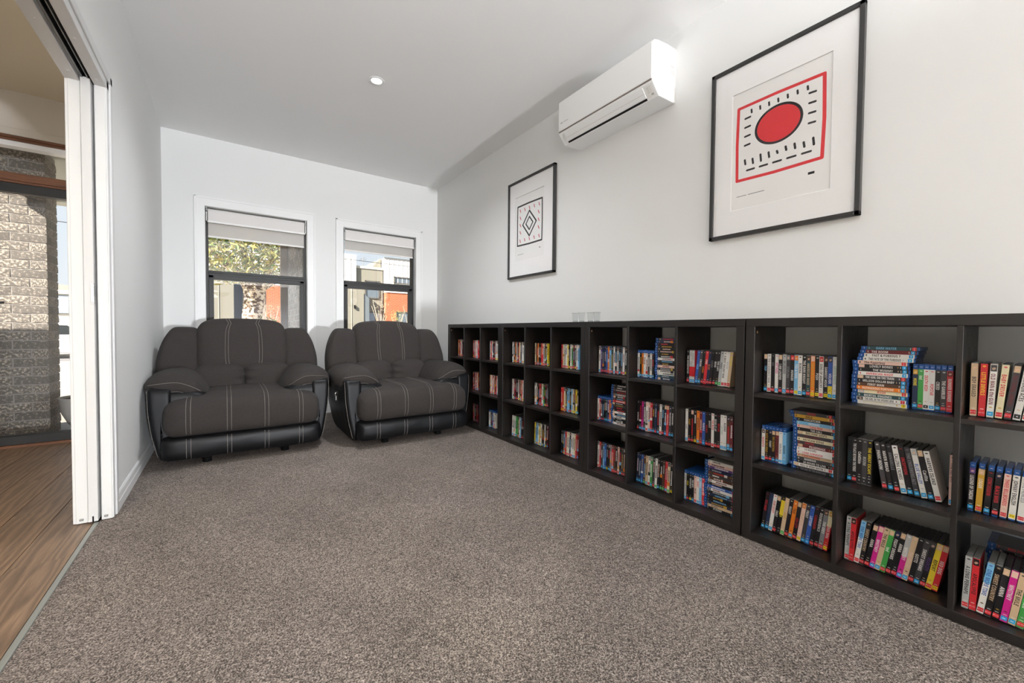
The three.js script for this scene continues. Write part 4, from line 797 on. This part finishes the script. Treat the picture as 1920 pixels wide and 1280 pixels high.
  mesh('wall', box(1.4, 2.6, 0, 4.9, Z - 0.4), render_, a); mesh('upper_storey', box(-5, 0.8, 4.0, 6.0, Z - 2.2, 4), whiteClad, a);
  const b = thing('townhouse', 'beige townhouse with a stepped roof in the middle of the right window', 'house', [0, -0.16, 0]);
  mesh('upper_storey', box(2.6, 4.42, 3.75, 6.06, Z + 0.2), whiteClad, b); seams(b, 2.6, 4.42, 3.75, 6.06, Z + 0.2, 5, std(0xcccccc, 0.7));
  mesh('wall', box(2.6, 4.71, 0, 3.78, Z + 0.9), render_, b); seams(b, 3.2, 4.71, 0, 3.78, Z + 0.9, 2, std(new THREE.Color(0.31, 0.3, 0.26), 0.9));
  mesh('lamp', bx(4.1, 4.2, 2.55, 2.75, Z + 0.9, Z + 1.02), M.black, b);
  mesh('wedge_wall', metre(extrude([[4.71, 0], [5.06, 0], [5.06, 3.24], [4.71, 3.56]], 0.7).translate(0, 0, Z + 0.15)), dark, b);
  mesh('wall', box(4.48, 6.2, 0, 5.36), render_, b); mesh('parapet', box(4.44, 6.24, 5.25, 5.40, Z + 0.05, 6.1), std(new THREE.Color(0.46, 0.45, 0.40), 0.9), b);
  mesh('gable', metre(extrude([[5.55, 5.38], [6.2, 5.38], [6.2, 6.1]], 3).translate(0, 0, Z - 3.4)), render_, b);
  win(b, 5.02, 5.97, 3.30, 4.48, Z); win(b, 5.02, 5.75, 0.9, 2.42, Z, blueP); mesh('garage_door', box(5.80, 6.15, 0.2, 2.3, Z + 0.02, 0.1), whiteClad, b);
  mesh('antenna', [tube([[5.45, 5.38, Z - 2], [5.45, 6.3, Z - 2]], 0.02, 2, 5), tube([[5.2, 6.1, Z - 2], [5.7, 6.22, Z - 2]], 0.012, 2, 5), tube([[5.25, 6.2, Z - 2], [5.6, 6.32, Z - 2]], 0.012, 2, 5)], M.steel, b);
  const c = thing('townhouse', 'white clad townhouse with an orange brick ground floor at the right window edge', 'house', [0, -0.16, 0]);
  mesh('brick_front', box(6.3, 9.4, 0, 3.80, Z + 0.4), orange, c); mesh('upper_storey', box(6.27, 9.4, 3.78, 6.08, Z + 0.1), whiteClad, c); seams(c, 6.27, 9.4, 3.8, 6.08, Z + 0.1, 10, std(0xcfcfcf, 0.7));
  win(c, 6.95, 8.3, 4.40, 4.88, Z + 0.1); win(c, 6.98, 8.4, 0.8, 2.48, Z + 0.4, paneM); mesh('sill_band', box(6.27, 9.45, 3.74, 3.84, Z + 0.45), std(0xd8d5cc, 0.8), c);
  mesh('gutter', bx(6.27, 9.45, 6.06, 6.14, Z + 0.05, Z + 0.16), M.steel, c);
  const f = thing('house', 'pale house across the street, seen past the brick pier through the entry door', 'house', [0, -0.16, 0]);
  mesh('wall', box(-16, -8.6, 0, 3.2, -26), whiteClad, f); win(f, -10.2, -8.9, 1.9, 3.0, -26, blueP); win(f, -10.0, -8.9, 0.95, 1.5, -26); mesh('roof', metre(extrude([[-16.4, 3.2], [-8.2, 3.2], [-9.6, 3.5], [-15, 3.5]], 6).translate(0, 0, -32)), std(0x8d8a85, 0.9), f);
  // parked car, white, glimpsed beside the pier
  const car = thing('car', 'white car parked across the street beyond the entry door', 'car', [-8.3, -0.24, -19.6]);
  const wheelM = std(0x1a1a1b, 0.8);
  mesh('body', metre(extrude([[-2.2, 0.28], [2.1, 0.28], [2.15, 0.7], [1.95, 0.88], [1.1, 0.98], [0.55, 1.44], [-1.1, 1.48], [-1.9, 0.98], [-2.2, 0.92]], 1.6, { bevelEnabled: true, bevelSize: 0.06, bevelThickness: 0.08, bevelSegments: 3 }).translate(0, 0, -0.8)), std(0xf0f0f0, 0.25), car);
  mesh('side_window', metre(extrude([[-1.55, 1.0], [0.9, 1.0], [0.45, 1.38], [-1.02, 1.4]], 1.78).translate(0, 0, -0.89)), std(0x20282c, 0.1), car);
  for (const x of [-1.35, 1.35]) for (const z of [-0.75, 0.75]) mesh('wheel', [cyl(0.31, 0.31, 0.2, 28).rotateX(Math.PI / 2).translate(x, 0.31, z), cyl(0.17, 0.19, 0.23, 20).rotateX(Math.PI / 2).translate(x, 0.31, z)], wheelM, car);
  // overhead wires
  for (const [y0, y1, z, lab] of [[4.62, 4.35, -15, 'lower overhead wire crossing in front of the townhouses'], [5.35, 5.0, -15, 'upper overhead wire crossing in front of the townhouses']]) {
    const w = mesh('overhead_wire', tube([[-20, y0 + 0.5, z], [-8, y0 + 0.1, z], [3, y0 - 0.2, z], [14, y1, z]], 0.012, 40, 5), M.black, scene); tag(w, lab, 'wire', 'overhead wires');
  }
}
scene.traverse((o) => { if (o.isMesh) o.castShadow = o.receiveShadow = true; });
renderer.render(scene, camera);
